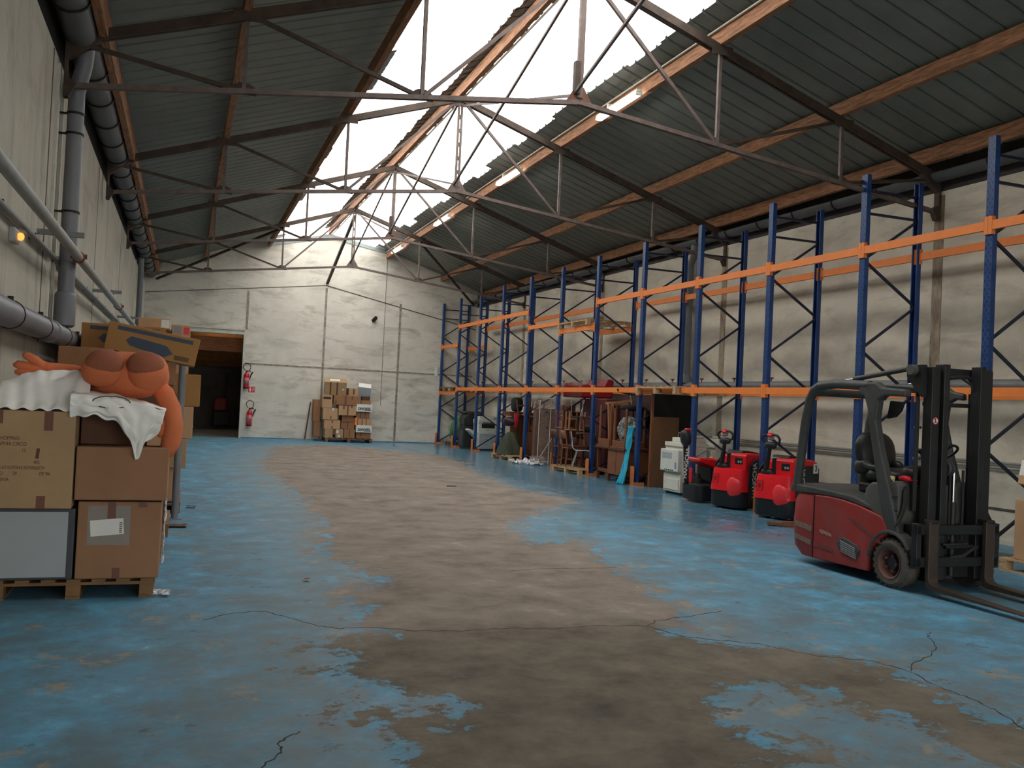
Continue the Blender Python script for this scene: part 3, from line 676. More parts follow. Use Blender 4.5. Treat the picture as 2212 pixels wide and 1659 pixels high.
tag(G().b2((0, 0, 0), (.95, .05, .03)).obj('metal_strip', M_('pipe_paint'), loc=(3.35, YW-.35, 0.0)), 'flat pale strip lying on the floor along the far wall', 'strip')
# ================================================================== PALLET RACKING
RA = 0.0145; RX0 = 9.2122
def RK(s, off, z): return Vector((RX0+off*math.cos(RA)-s*math.sin(RA), s*math.cos(RA)+off*math.sin(RA), z))
S = [32.20, 30.15, 27.96, 25.81, 23.60, 21.44, 19.35, 17.15, 14.99, 12.82, 10.64, 8.47, 6.30]
def upright_mat():
    k = N('blue_perforated'); v = k.coord('Object'); sx = k.add('ShaderNodeSeparateXYZ'); k.l(v, sx.inputs[0]); y, z = sx.outputs[1], sx.outputs[2]
    def lat(y0, off, w, h):
        dy = k.math('ABSOLUTE', k.math('SUBTRACT', y, y0)); zz = k.math('ABSOLUTE', k.math('SUBTRACT', k.math('FLOORED_MODULO', k.math('ADD', z, off), 0.10), 0.05))
        a = k.math('LESS_THAN', dy, w); b = k.math('LESS_THAN', zz, h); return k.math('MULTIPLY', a, b)
    m = k.math('MAXIMUM', lat(-.032, 0.0, .010, .016), lat(.032, 0.0, .010, .016)); m = k.math('MAXIMUM', m, lat(0.0, 0.05, .008, .016))
    n = k.noise(v, 5, 6, 0.65); c = k.ramp(n, [(0.3, lin((19, 50, 104))), (0.7, lin((30, 72, 126)))])
    c = k.mix(k.math('MULTIPLY', k.mask(k.noise(v, 26, 6, 0.7), 0.68, 0.73), 0.5), c, lin((150, 158, 165)))
    c = k.mix(m, c, (0.008, 0.009, 0.014)); k.l(c, k.b.inputs['Base Color']); k.b.inputs['Roughness'].default_value = 0.35; return k.m
UP = upright_mat()
H = 5.12
def post_mesh(g, x0, sgn):
    # open lipped channel, web towards -sgn
    w, d, t, lip = .055, .075, .005, .018
    P = [(0, -w), (0, w), (d, w), (d, w-lip), (d-t, w-lip), (d-t, w-t), (t, w-t), (t, -w+t), (d-t, -w+t), (d-t, -w+lip), (d, -w+lip), (d, -w)]
    P = [(x0+sgn*a, b) for a, b in P]
    if sgn > 0: P = P[::-1]
    g.ext(P, H)
ZN = [4.57, 3.91, 3.29, 2.62, 1.97, 1.33, .70, .10]
FW = 1.0
def rack_frame(label, loc):
    t = thing('rack_upright', label, 'rack upright', loc, RA)
    g = G(); post_mesh(g, 0, 1); g.obj('front_post', UP, t)
    g = G(); post_mesh(g, FW+.035, -1); g.obj('rear_post', M_('blue_steel'), t)
    def hb(z0, z1): g = G(); g.bar((.05, .0, z0), (FW, 0, z1), .03, .035); g.obj('cross_brace', M_('brace_steel'), t)
    hb(4.90, 4.90); hb(4.57, 4.57)
    for i in range(len(ZN)-1):
        a, b = ZN[i], ZN[i+1]
        if i % 2 == 0: hb(b, a-.01)
        else: hb(a-.03, b)
    hb(.12, .12) if 0 else None
    g = G(); g.b2((-.05, -.075, 0), (.12, .075, .008)); g.obj('base_plate', M_('orange_guard'), t)
    g = G(); g.ext([(-.06, -.065), (-.045, -.065), (-.045, .075), (.03, .075), (.03, .09), (-.06, .09)][::-1], .40); g.b2((-.045, -.065, 0), (.20, -.06, .07)); g.obj('foot_guard', M_('orange_guard'), t)
    G().b2((FW-.04, -.07, 0), (FW+.06, .07, .008)).obj('base_plate', M_('blue_steel'), t)
    return t
names = ['first blue rack upright frame, touching the far gable wall', 'second blue rack upright frame from the far wall, beside the green wrapped bundle', 'third blue rack upright frame from the far wall, left of the white copier drawers',
 'fourth blue rack upright frame from the far wall, right of the white copier', 'fifth blue rack upright frame from the far wall, at the leaning wrapped panel', 'sixth blue rack upright frame, where the empty pallet on the upper beams begins',
 'seventh blue rack upright frame, between the stacked chairs and the upturned tables', 'blue rack upright frame next to the turquoise cloth and the brown boards', 'blue rack upright frame between the beige copier and the pallet trucks',
 'blue rack upright frame between the two upright red pallet trucks', 'blue rack upright frame behind the seat of the forklift', 'tall blue rack upright frame behind the forklift mast, nearest fully seen',
 'blue rack upright frame beyond the right edge of the photo']
F0 = None
for i, (s_, nm) in enumerate(zip(S, names)):
    if F0 is None: F0 = rack_frame(nm, RK(s_, 0, 0))
    else: o = copy_tree(F0); o.location = RK(s_, 0, 0); o['label'] = nm
for o in COL.objects:
    if o.name.startswith('rack_upright'): o['group'] = 'rack uprights'
def rack_beam(i, z, off, label, m='orange_steel'):
    """beam in bay i (between frame i and i+1)"""
    y1, y0 = S[i]-.058, S[i+1]+.058; L = y1-y0
    t = thing('rack_crossbar', label, 'rack beam', RK((y0+y1)/2, off, z), RA, 'rack beams')
    sg = 1 if off < .5 else -1
    g = G(); g.side([(-.02, -.055), (.03, -.055), (.03, .02), (.018, .02), (.018, .055), (-.02, .055)], -L/2, L/2)
    g.obj('rail', M_(m), t)
    for e in (-1, 1):
        g = G(); y = e*(L/2+.012)
        y = e*(L/2+.030); g.b2((-.024, y-.027, -.11), (-.014, y+.025, .11)); g.b2((-.024, e*(L/2)-.002, -.11), (.035, e*(L/2)+.002, .11))
        g.obj('end_connector', M_(m), t)
def bay(i): return ['the far wall bay', 'the second bay from the far wall', 'the third bay from the far wall', 'the fourth bay from the far wall', 'the fifth bay from the far wall', 'the bay with the raised empty pallet', 'the bay over the upturned tables', 'the bay over the brown boards', 'the bay over the pallet trucks', 'the bay left of the forklift', 'the bay behind the forklift', 'the bay at the right edge of the photo'][i]
UPZ = {0: (3.51, 3.51), 1: (4.14, 4.14), 2: (4.14, 4.14), 3: (4.14, 4.14), 4: (3.70, 4.14), 5: (3.47, 3.50), 6: (4.04, 4.04), 7: (4.03, 4.03), 8: (4.03, 4.03), 9: (4.025, 4.03), 10: (4.025, 4.03), 11: (4.025, 4.03)}
for i in range(12):
    zl = 1.86 if i == 0 else 2.0
    zf, zr = UPZ[i]
    rack_beam(i, zl, 0.0, 'lower front orange beam in '+bay(i)); rack_beam(i, zl, FW+.02, 'lower rear orange beam in '+bay(i))
    rack_beam(i, zf, 0.0, 'upper front orange beam in '+bay(i)); rack_beam(i, zr, FW+.02, 'upper rear orange beam in '+bay(i))
# ================================================================== PALLETS
def pallet(label, loc, rz=0, w=1.2, d=0.8, m='pallet_wood', h=.144, decks=7, group=None, partial=False):
    """w along local x, d along local y; blocks seen from -y"""
    t = thing('wooden_pallet', label, 'pallet', loc, rz, group)
    for k in range(decks):
        x = -w/2+.05+(w-.1)*k/(decks-1); G().b2((x-.048, -d/2, h-.022), (x+.048, d/2, h)).obj('deck_board', M_(m), t, bevel=.003)
    for y in (-d/2+.05, 0, d/2-.05): G().b2((-w/2, y-.048, h-.044), (w/2, y+.048, h-.022)).obj('stringer', M_(m), t)
    for x in (-w/2+.055, 0, w/2-.055):
        for y in (-d/2+.05, 0, d/2-.05): G().b2((x-.05, y-.048, .018), (x+.05, y+.048, h-.044)).obj('block', M_(m), t, bevel=.004)
        G().b2((x-.05, -d/2, 0), (x+.05, d/2, .018)).obj('runner', M_(m), t)
    return t
# ================================================================== CARTONS
def carton(label, lo, hi, m='card_a', tapes=(), rz=0, rot=None, stick=(), name='carton', cat='box', group=None, flaps=False, dent=0.006, pivot=None):
    if 'on top of the far wall pile' in label and 'large' in label: rot = (D(13), 0, D(-7)); lo = (4.52, 31.34, 1.66); hi = (5.26, 31.98, 2.12)
    """axis-aligned extents lo..hi, then rotated about its base centre; tapes/stick: (face, u0, v0, u1, v1, mat) in 0..1 face coords"""
    c = Vector(((lo[0]+hi[0])/2, (lo[1]+hi[1])/2, lo[2])); sx, sy, sz = [abs(b-a) for a, b in zip(lo, hi)]
    g = G(); nx = 4
    g.box((0, 0, sz/2), (sx, sy, sz))
    if flaps: g.box((0, 0, sz+.003), (sx*.98, sy*.49, .006))
    o = g.obj(name, M_(m), None, loc=c, rot=rot if rot is not None else (0, 0, rz), bevel=min(.008, sz*.05)); tag(o, label, cat, group)
    for f, u0, v0, u1, v1, mm, nm in [(*q, 'tape')[:7] if len(q) < 7 else q for q in list(tapes)+list(stick)]:
        g = G(); e = .0022
        if f == 'f': g.b2((-sx/2+u0*sx, -sy/2-e, v0*sz), (-sx/2+u1*sx, -sy/2+.001, v1*sz))
        elif f == 'l': g.b2((-sx/2-e, sy/2-u0*sy, v0*sz), (-sx/2+.001, sy/2-u1*sy, v1*sz))
        elif f == 'r': g.b2((sx/2-.001, -sy/2+u0*sy, v0*sz), (sx/2+e, -sy/2+u1*sy, v1*sz))
        else: g.b2((-sx/2+u0*sx, -sy/2+v0*sy, sz-.001), (-sx/2+u1*sx, -sy/2+v1*sy, sz+e))
        g.obj(nm, M_(mm), o)
    return o
T2 = [('f', .30, .0, .36, 1, 'tape'), ('f', .62, 0, .68, 1, 'tape')]
T1 = [('f', .46, .62, .54, 1, 'tape'), ('f', .46, 0, .54, .3, 'tape')]
TT = [('f', .46, .0, .54, 1, 'tape')]
# ---- pallet of mixed boxes against the far wall
pallet('brown pallet against the far wall carrying the tall pile of cartons', (5.37, 31.62, 0), 0, 1.62, .82, 'pallet_dark', decks=9)
FB = [('lower left carton with small white stickers, bottom row on the far wall pallet', 4.55, 5.17, 31.22, .146, .45, 'card_a', [('f', .42, .0, .6, 1, 'tape'), ('f', .62, .55, .74, .85, 'paper', 'sticker'), ('f', .45, .1, .55, .35, 'paper', 'sticker'), ('f', .72, .1, .82, .35, 'paper', 'sticker')], 0),
 ('square carton in the middle of the bottom row on the far wall pallet', 5.20, 5.57, 31.24, .146, .46, 'card_d', TT, 0),
 ('carton under the lower white lettered box on the far wall pallet', 5.62, 6.12, 31.26, .146, .36, 'card_d', [('f', .28, .4, .36, 1, 'tape')], 0),
 ('carton second from the bottom in the left column on the far wall pallet', 4.52, 5.06, 31.26, .452, .75, 'card_c', T1, 0),
 ('slightly tilted carton in the left column with a white corner scrap', 4.47, 4.96, 31.25, .76, 1.15, 'card_c', [('f', .5, .1, .6, .3, 'tape'), ('f', .62, .8, .74, 1, 'paper', 'paper_scrap')], -3),
 ('upright narrow carton with a dark lettered band, left edge of the pile', 4.42, 4.76, 31.27, 1.16, 1.58, 'card_c', [('f', .1, .68, .85, .88, 'ink', 'printed_band')], 0),
 ('shaded tall carton at the back left of the far wall pile, lower one', 4.24, 4.46, 31.72, .148, .66, 'card_d', [], 0),
 ('shaded tall carton at the back left of the far wall pile, upper one', 4.20, 4.43, 31.72, .662, 1.42, 'card_d', [], 0),
 ('recessed carton in the middle column, just above the bottom row', 5.10, 5.56, 31.36, .462, .70, 'card_b', TT, 0),
 ('recessed carton in the middle column under the two long boxes', 5.12, 5.53, 31.34, .702, .92, 'card_d', [], 0),
 ('wide carton with three tape marks in the middle of the far wall pile', 4.98, 5.58, 31.24, .922, 1.27, 'card_c', [('f', .25, .6, .33, 1, 'tape'), ('f', .48, 0, .56, 1, 'tape'), ('f', .7, .75, .78, 1, 'tape')], 0),
 ('longest carton lying across the top third of the far wall pile', 4.80, 5.72, 31.22, 1.275, 1.60, 'card_d', [('f', .4, 0, .46, 1, 'tape'), ('f', .66, .55, .7, 1, 'tape'), ('f', .05, 0, .1, .5, 'tape')], 0),
 ('large double taped carton on top of the far wall pile', 4.53, 5.27, 31.24, 1.61, 2.13, 'card_a', [('f', .24, 0, .31, 1, 'tape'), ('f', .54, 0, .61, 1, 'tape'), ('f', .8, .42, .9, .5, 'paper', 'sticker'), ('t', .25, .35, .7, .75, 'paper', 'shipping_paper')], 4),
 ('small carton beside the grey box on top of the far wall pile', 5.30, 5.63, 31.26, 1.61, 1.86, 'card_c', [('f', .42, .1, .6, .9, 'tape')], 0),
 ('carton with torn flaps between the two white lettered boxes', 5.66, 6.10, 31.27, .602, .83, 'card_c', T2, 0),
 ('brown taped carton directly under the upper white lettered box', 5.60, 6.06, 31.28, .832, 1.07, 'card_b', T2, 0),
 ('small carton directly above the upper white lettered box', 5.74, 6.08, 31.28, 1.322, 1.46, 'card_b', [], 0),
 ('dark box carrying the grey box on the right of the pile', 5.76, 6.05, 31.30, 1.462, 1.60, 'card_e', [], 0)]
for lb, x0, x1, y0, z0, z1, m, tp, a in FB:
    carton(lb, (x0, y0, z0), (x1, y0+min(.72, 32.1-y0 if 'shaded' in lb else .6), z1), m, tp, D(a)*.5, group='cartons on the far wall pallet')
o = carton('grey metal box with a pale lid on top right of the far wall pile', (5.66, 31.34, 1.67), (6.10, 31.84, 1.99), 'cabinet_grey', [('t', .02, .02, .98, .98, 'paper', 'lid')], 0, name='storage_box', rot=(D(17), D(4), D(-9)))
carton('bright orange folder standing beside the far wall cartons', (5.55, 31.25, .60), (5.645, 31.4, .86), 'jack_red' if 0 else 'orange_steel', name='folder', cat='folder')
for zz, lb, xo in ((1.072, 'upper white box lettered in black on the far wall pallet', 5.58), (.362, 'lower white box lettered in black on the far wall pallet', 5.60)):
    hh = .25 if zz > 1 else .24
    o = carton(lb, (xo, 31.18, zz), (xo+.54, 31.7, zz+hh), 'paper', name='lettered_box')
    text('lettering', 'DIVQEEL', .125, M_('ink'), o, (0, -.2615, hh*.36), (PI/2, 0, 0), bold=.006, sx=.92)
# ================================================================== LEFT FOREGROUND PALLET
pallet('wooden pallet in the left foreground carrying the big boxes', (-.70, 8.0, 0), 0, 1.12, 1.05, 'pallet_dark')
o = carton('dark cabinet with a pale grey front, bottom left of the foreground pallet', (-1.25, 7.46, .146), (-.71, 8.3, .672), 'cabinet_dark', [], name='cabinet', cat='cabinet')
G().b2((-.245, -.424, .02), (.225, -.4195, .50)).obj('door_panel', M_('cabinet_grey'), o, bevel=.003)
o = carton('brown carton with a clear document pouch, bottom right of the foreground pallet', (-.695, 7.47, .146), (-.115, 8.25, .722), 'card_b', [('f', .35, .72, .45, 1.0, 'tape'), ('f', .44, .0, .53, .14, 'tape'), ('f', .72, .93, .82, 1, 'tape')])
k = N('document_pouch'); k.b.inputs['Base Color'].default_value = (*lin((170, 160, 150)), 1); k.b.inputs['Roughness'].default_value = .18; k.b.inputs['Alpha'].default_value = .55; MATS['document_pouch'] = k.m
G().b2((-.22, -.3915, .25), (.075, -.3903, .545)).obj('document_pouch', k.m, o)
g = G(); g.box((-.085, -.3925, .385), (.23, .0012, .12), (0, D(-5), 0)); pp = g.obj('delivery_note', M_('paper'), o)
g = G()
for q in range(6): g.b2((.0, -.3945, .345+q*.014), (.02, -.3935, .352+q*.014))
g.obj('barcode', M_('ink'), pp)
o = carton('large olive carton printed with shipping text, left side of the foreground pallet', (-1.385, 7.40, .676), (-.735, 8.2, 1.385), 'card_a', [('f', .19, .86, .27, 1.0, 'tape'), ('f', .68, .80, .77, 1, 'tape'), ('f', .15, 0, .24, .10, 'tape'), ('f', .64, 0, .73, .13, 'tape'), ('t', .19, 0, .27, 1, 'tape'), ('t', .68, 0, .77, 1, 'tape')])
for (tx, x, z, s_) in (('MA MINI-SHOPPING', -.30, .505, .038), ('COLOR RAPHIA CIRCO', -.30, .465, .038), ('12', -.02, .42, .036), ('402', .06, .335, .036), ('DIMENSIONS 67.5CMX42.5CMX60CM', -.30, .295, .034), ('CARTON NO', -.30, .252, .036), ('29', -.07, .252, .036), ('OF 84', .10, .252, .036), ('MADE IN CHINA', -.30, .208, .036)):
    text('printed_text', tx, s_, M_('ink_faint'), o, (x, -.4012, z), (PI/2, 0, 0), align='LEFT', sx=.78)
g = G(); g.jit(0); g.box((.085, -.4008, .40), (.022, .001, .075), (0, .1, 0)); g.obj('scratch_mark', M_('card_e'), o)
carton('plain brown carton on the right, second layer of the foreground pallet', (-.722, 7.42, .738), (-.082, 8.1, 1.135), 'card_b', [], flaps=False)
carton('dark brown carton half hidden under the white sack', (-.72, 7.62, 1.14), (-.26, 8.3, 1.42), 'card_e', [])
carton('pale carton corner under the right end of the white sack', (-.252, 7.60, 1.14), (-.11, 8.2, 1.40), 'card_c', [])
# white sacks
def sheetcloth(name, label, fn, nu, nv, m, cat, loc, sol=.006, sub=1, kind=None):
    g = G(); g.grid(fn, nu, nv); o = g.obj(name, M_(m), loc=loc, smooth=180, solid=sol, sub=sub); return tag(o, label, cat, kind=kind)
def sackA(u, v):
    x = -1.34+u*.68; y = v*.7
    z = 1.41+.21*math.sin(PI*min(1, v*1.2))*(.7+.5*math.sin(u*3.2))+.05*noise.noise((u*3, v*3, 1))+.035*noise.noise((u*9, v*8, 4))
    if v < .16: z = 1.395+v*.35+.012*math.sin(u*38); y = v*.6-.03
    z += max(0, u-.62)*.38*(1 if v > .25 else v*4)
    if u < .07: z -= .02
    return Vector((x+.02*noise.noise((u*4, v*6, 2)), y, z))
sheetcloth('white_sack', 'crumpled white sack lying on the large printed carton', sackA, 34, 26, 'white_cloth', 'sack', (0, 7.42, 0), .01)
def sackB(u, v):
    # drapes from the top down over the front right, gathered at its tip
    tipx, tipz = -.30, 1.15
    x = -.78+u*.66; top = 1.52-.10*u*u; drop = [.16, .22, .30, .40, .34, .16][min(5, int(u*5.99))]*.0+(.14+.25*math.exp(-((u-.68)/.20)**2))
    w = v
    z = top-w*drop*1.12+.010*math.sin(u*40+v*5)*(.3+w); y = 7.40-.04*math.sin(PI*w*.8)+.02*noise.noise((u*6, v*5, 3))-.03*(1-w)
    k_ = w*math.exp(-((u-.68)/.30)**2); x = x*(1-k_*.75)+tipx*k_*.75
    z += .025*noise.noise((u*7, v*6, 8)); y += .045*noise.noise((u*8, v*4, 5))*w
    return Vector((x, y-.0, z))
o = sheetcloth('white_sack', 'white tied sack hanging over the front of the foreground boxes', sackB, 40, 22, 'white_cloth', 'sack', (0, 0, 0), .01)
def sackB2(u, v): return Vector((-.78+u*.66, 7.38+v*.55, 1.52-.10*u*u+.03*math.sin(v*3)*(1-u)+.03*noise.noise((u*6, v*5, 8))))
g = G(); g.grid(sackB2, 20, 14); g.obj('sack_top', M_('white_cloth'), o, smooth=180, solid=.01, sub=1)
g = G()
for q in range(14):
    a0 = q*.45; g.tube([(-.50+.13*math.cos(a0), 7.352-.006*q*.1, 1.47+.045*math.sin(a0)), (-.50+.13*math.cos(a0+.5), 7.35, 1.47+.045*math.sin(a0+.5))], .004, 5) if q < 12 else None
g.obj('printed_emblem', M_('ink'), o)
# orange plush toy lying on its back, feet to the camera
t = thing('plush_toy', 'large orange plush toy with round feet and a hanging arm, on the foreground boxes', 'plush toy', (-.43, 7.78, 1.545))
g = G(); g.ell((0, .02, .135), (.315, .30, .185), 40, e=.88)
bd = g.obj('body', M_('plush'), t, smooth=180)
for s, dx in ((-1, -.150), (1, .150)):
    g = G(); g.ell((dx, -.16, .175), (.160, .21, .138), 32, rot=(.25, 0, s*.10), e=.93); lg = g.obj('leg', M_('plush'), t, smooth=180)
    g = G(); g.ell((dx-s*.005, -.255, .212), (.138, .125, .108), 28, rot=(.45, s*.1, s*.10)); g.obj('foot_sole', M_('plush_sole'), lg, smooth=180)
g = G(); g.tube([(.20, .0, .08), (.285, -.06, .0), (.345, -.12, -.12), (.365, -.16, -.26), (.355, -.18, -.38), (.325, -.18, -.46), (.305, -.18, -.49)], [.07, .075, .075, .075, .072, .055, .015], 18)
g.tube([(.30, -.1, -.14), (.285, -.15, -.24), (.275, -.17, -.31), (.27, -.17, -.34)], [.05, .05, .04, .01], 12); g.obj('arm', M_('plush'), t, smooth=180)
g = G(); g.tube([(-.26, .1, .12), (-.40, .12, .15), (-.56, .10, .16), (-.66, .08, .19)], [.05, .05, .045, .04], 14)
g.tube([(-.58, .09, .16), (-.66, .06, .215), (-.71, .04, .245), (-.74, .03, .25)], [.035, .035, .032, .012], 10); g.tube([(-.60, .09, .15), (-.70, .06, .165), (-.77, .04, .175), (-.80, .03, .17)], [.035, .035, .034, .012], 10)
g.tube([(-.60, .10, .14), (-.68, .07, .125), (-.75, .05, .12), (-.79, .04, .115)], [.03, .033, .032, .012], 10); g.obj('arm', M_('plush'), t, smooth=180)
g = G()
def scr(u, v): return Vector((-.22+u*.50, .02+v*.12+.02*math.sin(u*9), .335-.10*(u-.4)**2*2+.015*math.sin(u*14)-v*.02))
g.grid(scr, 20, 3); o = g.obj('paper_strip', M_('paper'), loc=(-.43, 7.83, 1.50), smooth=180, solid=.004); tag(o, 'crumpled strip of white paper lying across the top of the plush toy', 'paper')
# stretch film scraps around the front pallet
def scrap(label, x, y, z, w, h, m='film_clear', seed=1, flat=False, name='plastic_wrap', cat='plastic film', n=14):
    def fn(u, v):
        a = noise.noise_vector((u*3+seed, v*3, seed*1.7))*.25; b = noise.noise_vector((u*8+seed, v*8, seed))*.12
        if flat: return Vector(((u-.5)*w+a.x*w*.4, (v-.5)*h+a.y*h*.4, .02+abs(a.z+b.z)*(1.1 if w > .5 else .35)*min(w, h)))
        return Vector(((u-.5)*w+a.x*w*.2, a.y*w*.5+b.y*w*.4, v*h+a.z*.05))
    g = G(); g.grid(fn, n, n); return tag(g.obj(name, M_(m), loc=(x, y, z), smooth=180), label, cat)
scrap('torn film tail under the right corner of the foreground pallet', -.10, 7.55, .0, .16, .2, 'film_white', 3, True)
sw = G()
def swf(u, v): return Vector((.0+.02*noise.noise((u*4, v*9, 2)), u*.30, v*.56+.01*math.sin(u*20)))
sw.grid(swf, 8, 20); tag(sw.obj('plastic_wrap', M_('film_white'), loc=(-.095, 7.95, .16), smooth=180), 'white plastic wrap along the right side of the foreground pallet', 'plastic film')
# ================================================================== LEFT ROW OF CARTONS BEHIND
pallet('second wooden pallet along the left wall, mostly hidden behind the foreground pallet', (-.72, 9.35, 0), 0, 1.2, 1.0, 'pallet_dark')
pallet('third wooden pallet along the left wall, behind the steel post', (-.68, 11.0, 0), 0, 1.2, 1.2, 'pallet_dark')
pallet('farthest wooden pallet along the left wall', (-.62, 13.1, 0), 0, 1.3, 1.4, 'pallet_dark')
LB = [('tall carton standing under the level long flat box, lower one', (-1.1, 11.6, .0), (-.4, 12.15, 1.0), 'card_b'), ('tall carton standing under the level long flat box, upper one', (-1.1, 11.6, 1.002), (-.4, 12.15, 1.998), 'card_d'),
 ('carton low in the second stack on the left, behind the plush toy', (-1.3, 8.9, .146), (-.72, 9.8, .75), 'card_b'), ('carton low on the right of the second left stack', (-.71, 8.9, .146), (-.16, 9.8, .70), 'card_e'),
 ('carton in the middle of the second left stack', (-1.3, 8.92, .752), (-.66, 9.8, 1.35), 'card_a'), ('carton right of the middle in the second left stack', (-.65, 8.92, .705), (-.18, 9.75, 1.30), 'card_e'),
 ('brown carton near the top of the second left stack', (-1.02, 9.0, 1.355), (-.55, 9.7, 1.72), 'card_d'),
 ('carton with a blue band at the bottom of the third left stack', (-.72, 10.45, .146), (-.12, 11.5, .62), 'card_e'), ('left carton at the bottom of the third stack', (-1.3, 10.45, .146), (-.73, 11.5, .8), 'card_b'),
 ('upper left carton in the third stack', (-1.3, 10.45, .802), (-.70, 11.5, 1.55), 'card_d'), ('carton behind the steel post in the third left stack', (-.69, 10.5, .622), (-.14, 11.5, 1.1), 'card_b'),
 ('carton behind the top of the steel post in the third left stack', (-.69, 10.5, 1.102), (-.12, 11.5, 1.62), 'card_e'), ('carton supporting the tilted long box', (-.69, 10.6, 1.622), (-.10, 11.4, 1.88), 'card_d'), ('carton under the long flat box at the upper left', (-1.25, 10.5, 1.552), (-.72, 11.4, 1.98), 'card_d'),
 ('bottom carton at the right edge of the farthest left stack', (-.6, 12.6, .146), (-.0, 13.6, .56), 'card_c'), ('second carton up at the edge of the farthest left stack', (-.6, 12.55, .562), (.07, 13.5, .94), 'card_a'),
 ('third carton up at the edge of the farthest left stack', (-.6, 12.6, .942), (.13, 13.5, 1.36), 'card_c'), ('fourth carton, sticking out furthest in the farthest left stack', (-.55, 12.6, 1.362), (.20, 13.3, 1.78), 'card_f'),
 ('fifth carton up, set back in the farthest left stack', (-.5, 12.7, 1.782), (.04, 13.4, 2.0), 'card_c'), ('small top carton with a red panel on the farthest left stack', (-.10, 13.0, 2.002), (-.01+.05, 13.3, 2.44), 'card_c'),
 ('carton at the back of the farthest left stack', (-1.25, 12.6, .146), (-.62, 13.6, 1.2), 'card_b'), ('upper carton at the back of the farthest left stack', (-1.25, 12.6, 1.202), (-.62, 13.6, 2.0), 'card_d')]
for lb, lo, hi, m in LB:
    st = [('f', .1, .72, .92, .93, 'red_sign', 'red_panel')] if 'red panel' in lb else [('f', .55, .02, .62, .4, 'tape'), ('f', .5, .7, .56, 1, 'tape')] if 'farthest' in lb and hi[2] > .6 else []
    if 'blue band' in lb: st = [('f', .84, .55, .99, .8, 'ink_blue', 'blue_label')]
    carton(lb, lo, hi, m, st, group='cartons along the left wall')
BS = [('f', .10, .76, .93, .90, 'ink_blue', 'blue_stripe')]
def longbox(label, lo, hi, rot, ex=()):
    o = carton(label, lo, hi, 'card_f', BS+list(ex), name='long_carton', rot=rot)
    L = hi[0]-lo[0]; h = hi[2]-lo[2]; dy = (hi[1]-lo[1])/2
    M = Matrix.Translation((-L*.13, -dy-.0005, h*.28)) @ Matrix.Rotation(PI/2, 4, 'X')
    g = G(); g.ext([(-.10, -.0), (.26, -.05), (.34, .0), (.27, .07), (.2, .08), (-.10, .10), (-.15, .05)], .0012, M); g.obj('blue_print', M_('ink_blue'), o)
    G().b2((L*.26, -dy-.0012, h*.10), (L*.42, -dy, h*.26)).obj('grey_print', M_('ink_faint'), o)
    return o
longbox('long flat carton with a blue stripe lying level at the top of the left stacks', (-1.15, 11.5, 2.0), (-.25, 12.2, 2.30), (0, 0, D(2)))
longbox('tilted long flat carton with a blue stripe on top of the left stacks', (-.83, 10.55, 1.91), (.10, 11.2, 2.21), (0, D(9), 0))
carton('top carton with a pale label, just above the tilted long box', (-.56, 11.9, 2.305), (-.20, 12.4, 2.43), 'card_c', [('f', .72, .1, .98, .9, 'paper', 'label')])
carton('small pale carton end beside the labelled carton on top of the left stacks', (-.19, 12.72, 2.005), (-.05, 13.0, 2.42), 'card_c', [('f', .2, .75, .8, .95, 'copier_grey', 'grey_label')])
t = thing('steel_post', 'grey steel post standing at the end of the left carton stacks', 'post', (-.03, 11.9, 0))
g = G(); g.tube([(0, 0, .01), (0, 0, 1.98)], .042, 16); g.obj('tube', M_('pvc'), t, smooth=50)
G().b2((-.08, -.08, 0), (.08, .08, .012)).obj('foot_plate', M_('pipe_grey'), t)
for x, y, w, s_, lb in ((.02, 11.2, .2, 4, 'curled brown tape scrap on the floor at the foot of the steel post'), (.17, 13.0, .12, 6, 'dark scrap on the floor beyond the steel post')):
    scrap(lb, x, y, 0, w, w, 'tape' if s_ == 4 else 'black_plastic', s_, True, 'scrap', 'litter', 6)
# small litter on the floor
for i, (x, y, m, w, lb) in enumerate([(4.77, 16.39, 'iron_black', .16, 'thin black rod lying on the bare concrete in the middle of the hall'), (1.07, 7.95, 'rust', .05, 'curled dead leaf on the floor in front of the left boxes')]):
    if i == 0: g = G(); g.tube([(-.09, 0, .008), (0, .01, .01), (.09, -.02, .008)], .008, 6); tag(g.obj('rod', M_(m), loc=(x, y, 0)), lb, 'litter')
    else: scrap(lb, x, y, 0, w, w, m, 9, True, 'leaf', 'litter', 6)
g = G(); g.box((0, 0, .03), (.42, .11, .05), (0, D(3), D(-30))); g.box((.1, -.03, .062), (.22, .08, .02), (0, 0, D(-20))); tag(g.obj('wood_block', M_('wood_mid'), loc=(8.25, 11.15, 0), bevel=.006), 'broken piece of wood on the floor between the red pallet truck and the forklift', 'wood')
# ================================================================== FORKLIFT
def box_prof(g, pts, y0, y1, m=0): g.side(pts, y0, y1, m)
FL = thing('forklift', 'dusty red and grey electric forklift with black mast and forks parked on the right', 'forklift', (7.03, 7.03, 0), D(-92))
FL.location = (6.985, 7.03, 0); FL.rotation_euler = (0, 0, D(-90.3))
HW = .545
# chassis side panels (right side is y=-HW)
rear = [(-1.61, .12), (-1.58, .09), (-1.33, .075), (-1.15, .09), (-1.15, .765), (-1.60, .76), (-1.635, .62), (-1.64, .40)]
def rcorner(pts, s): return pts
g = G(); n = 12
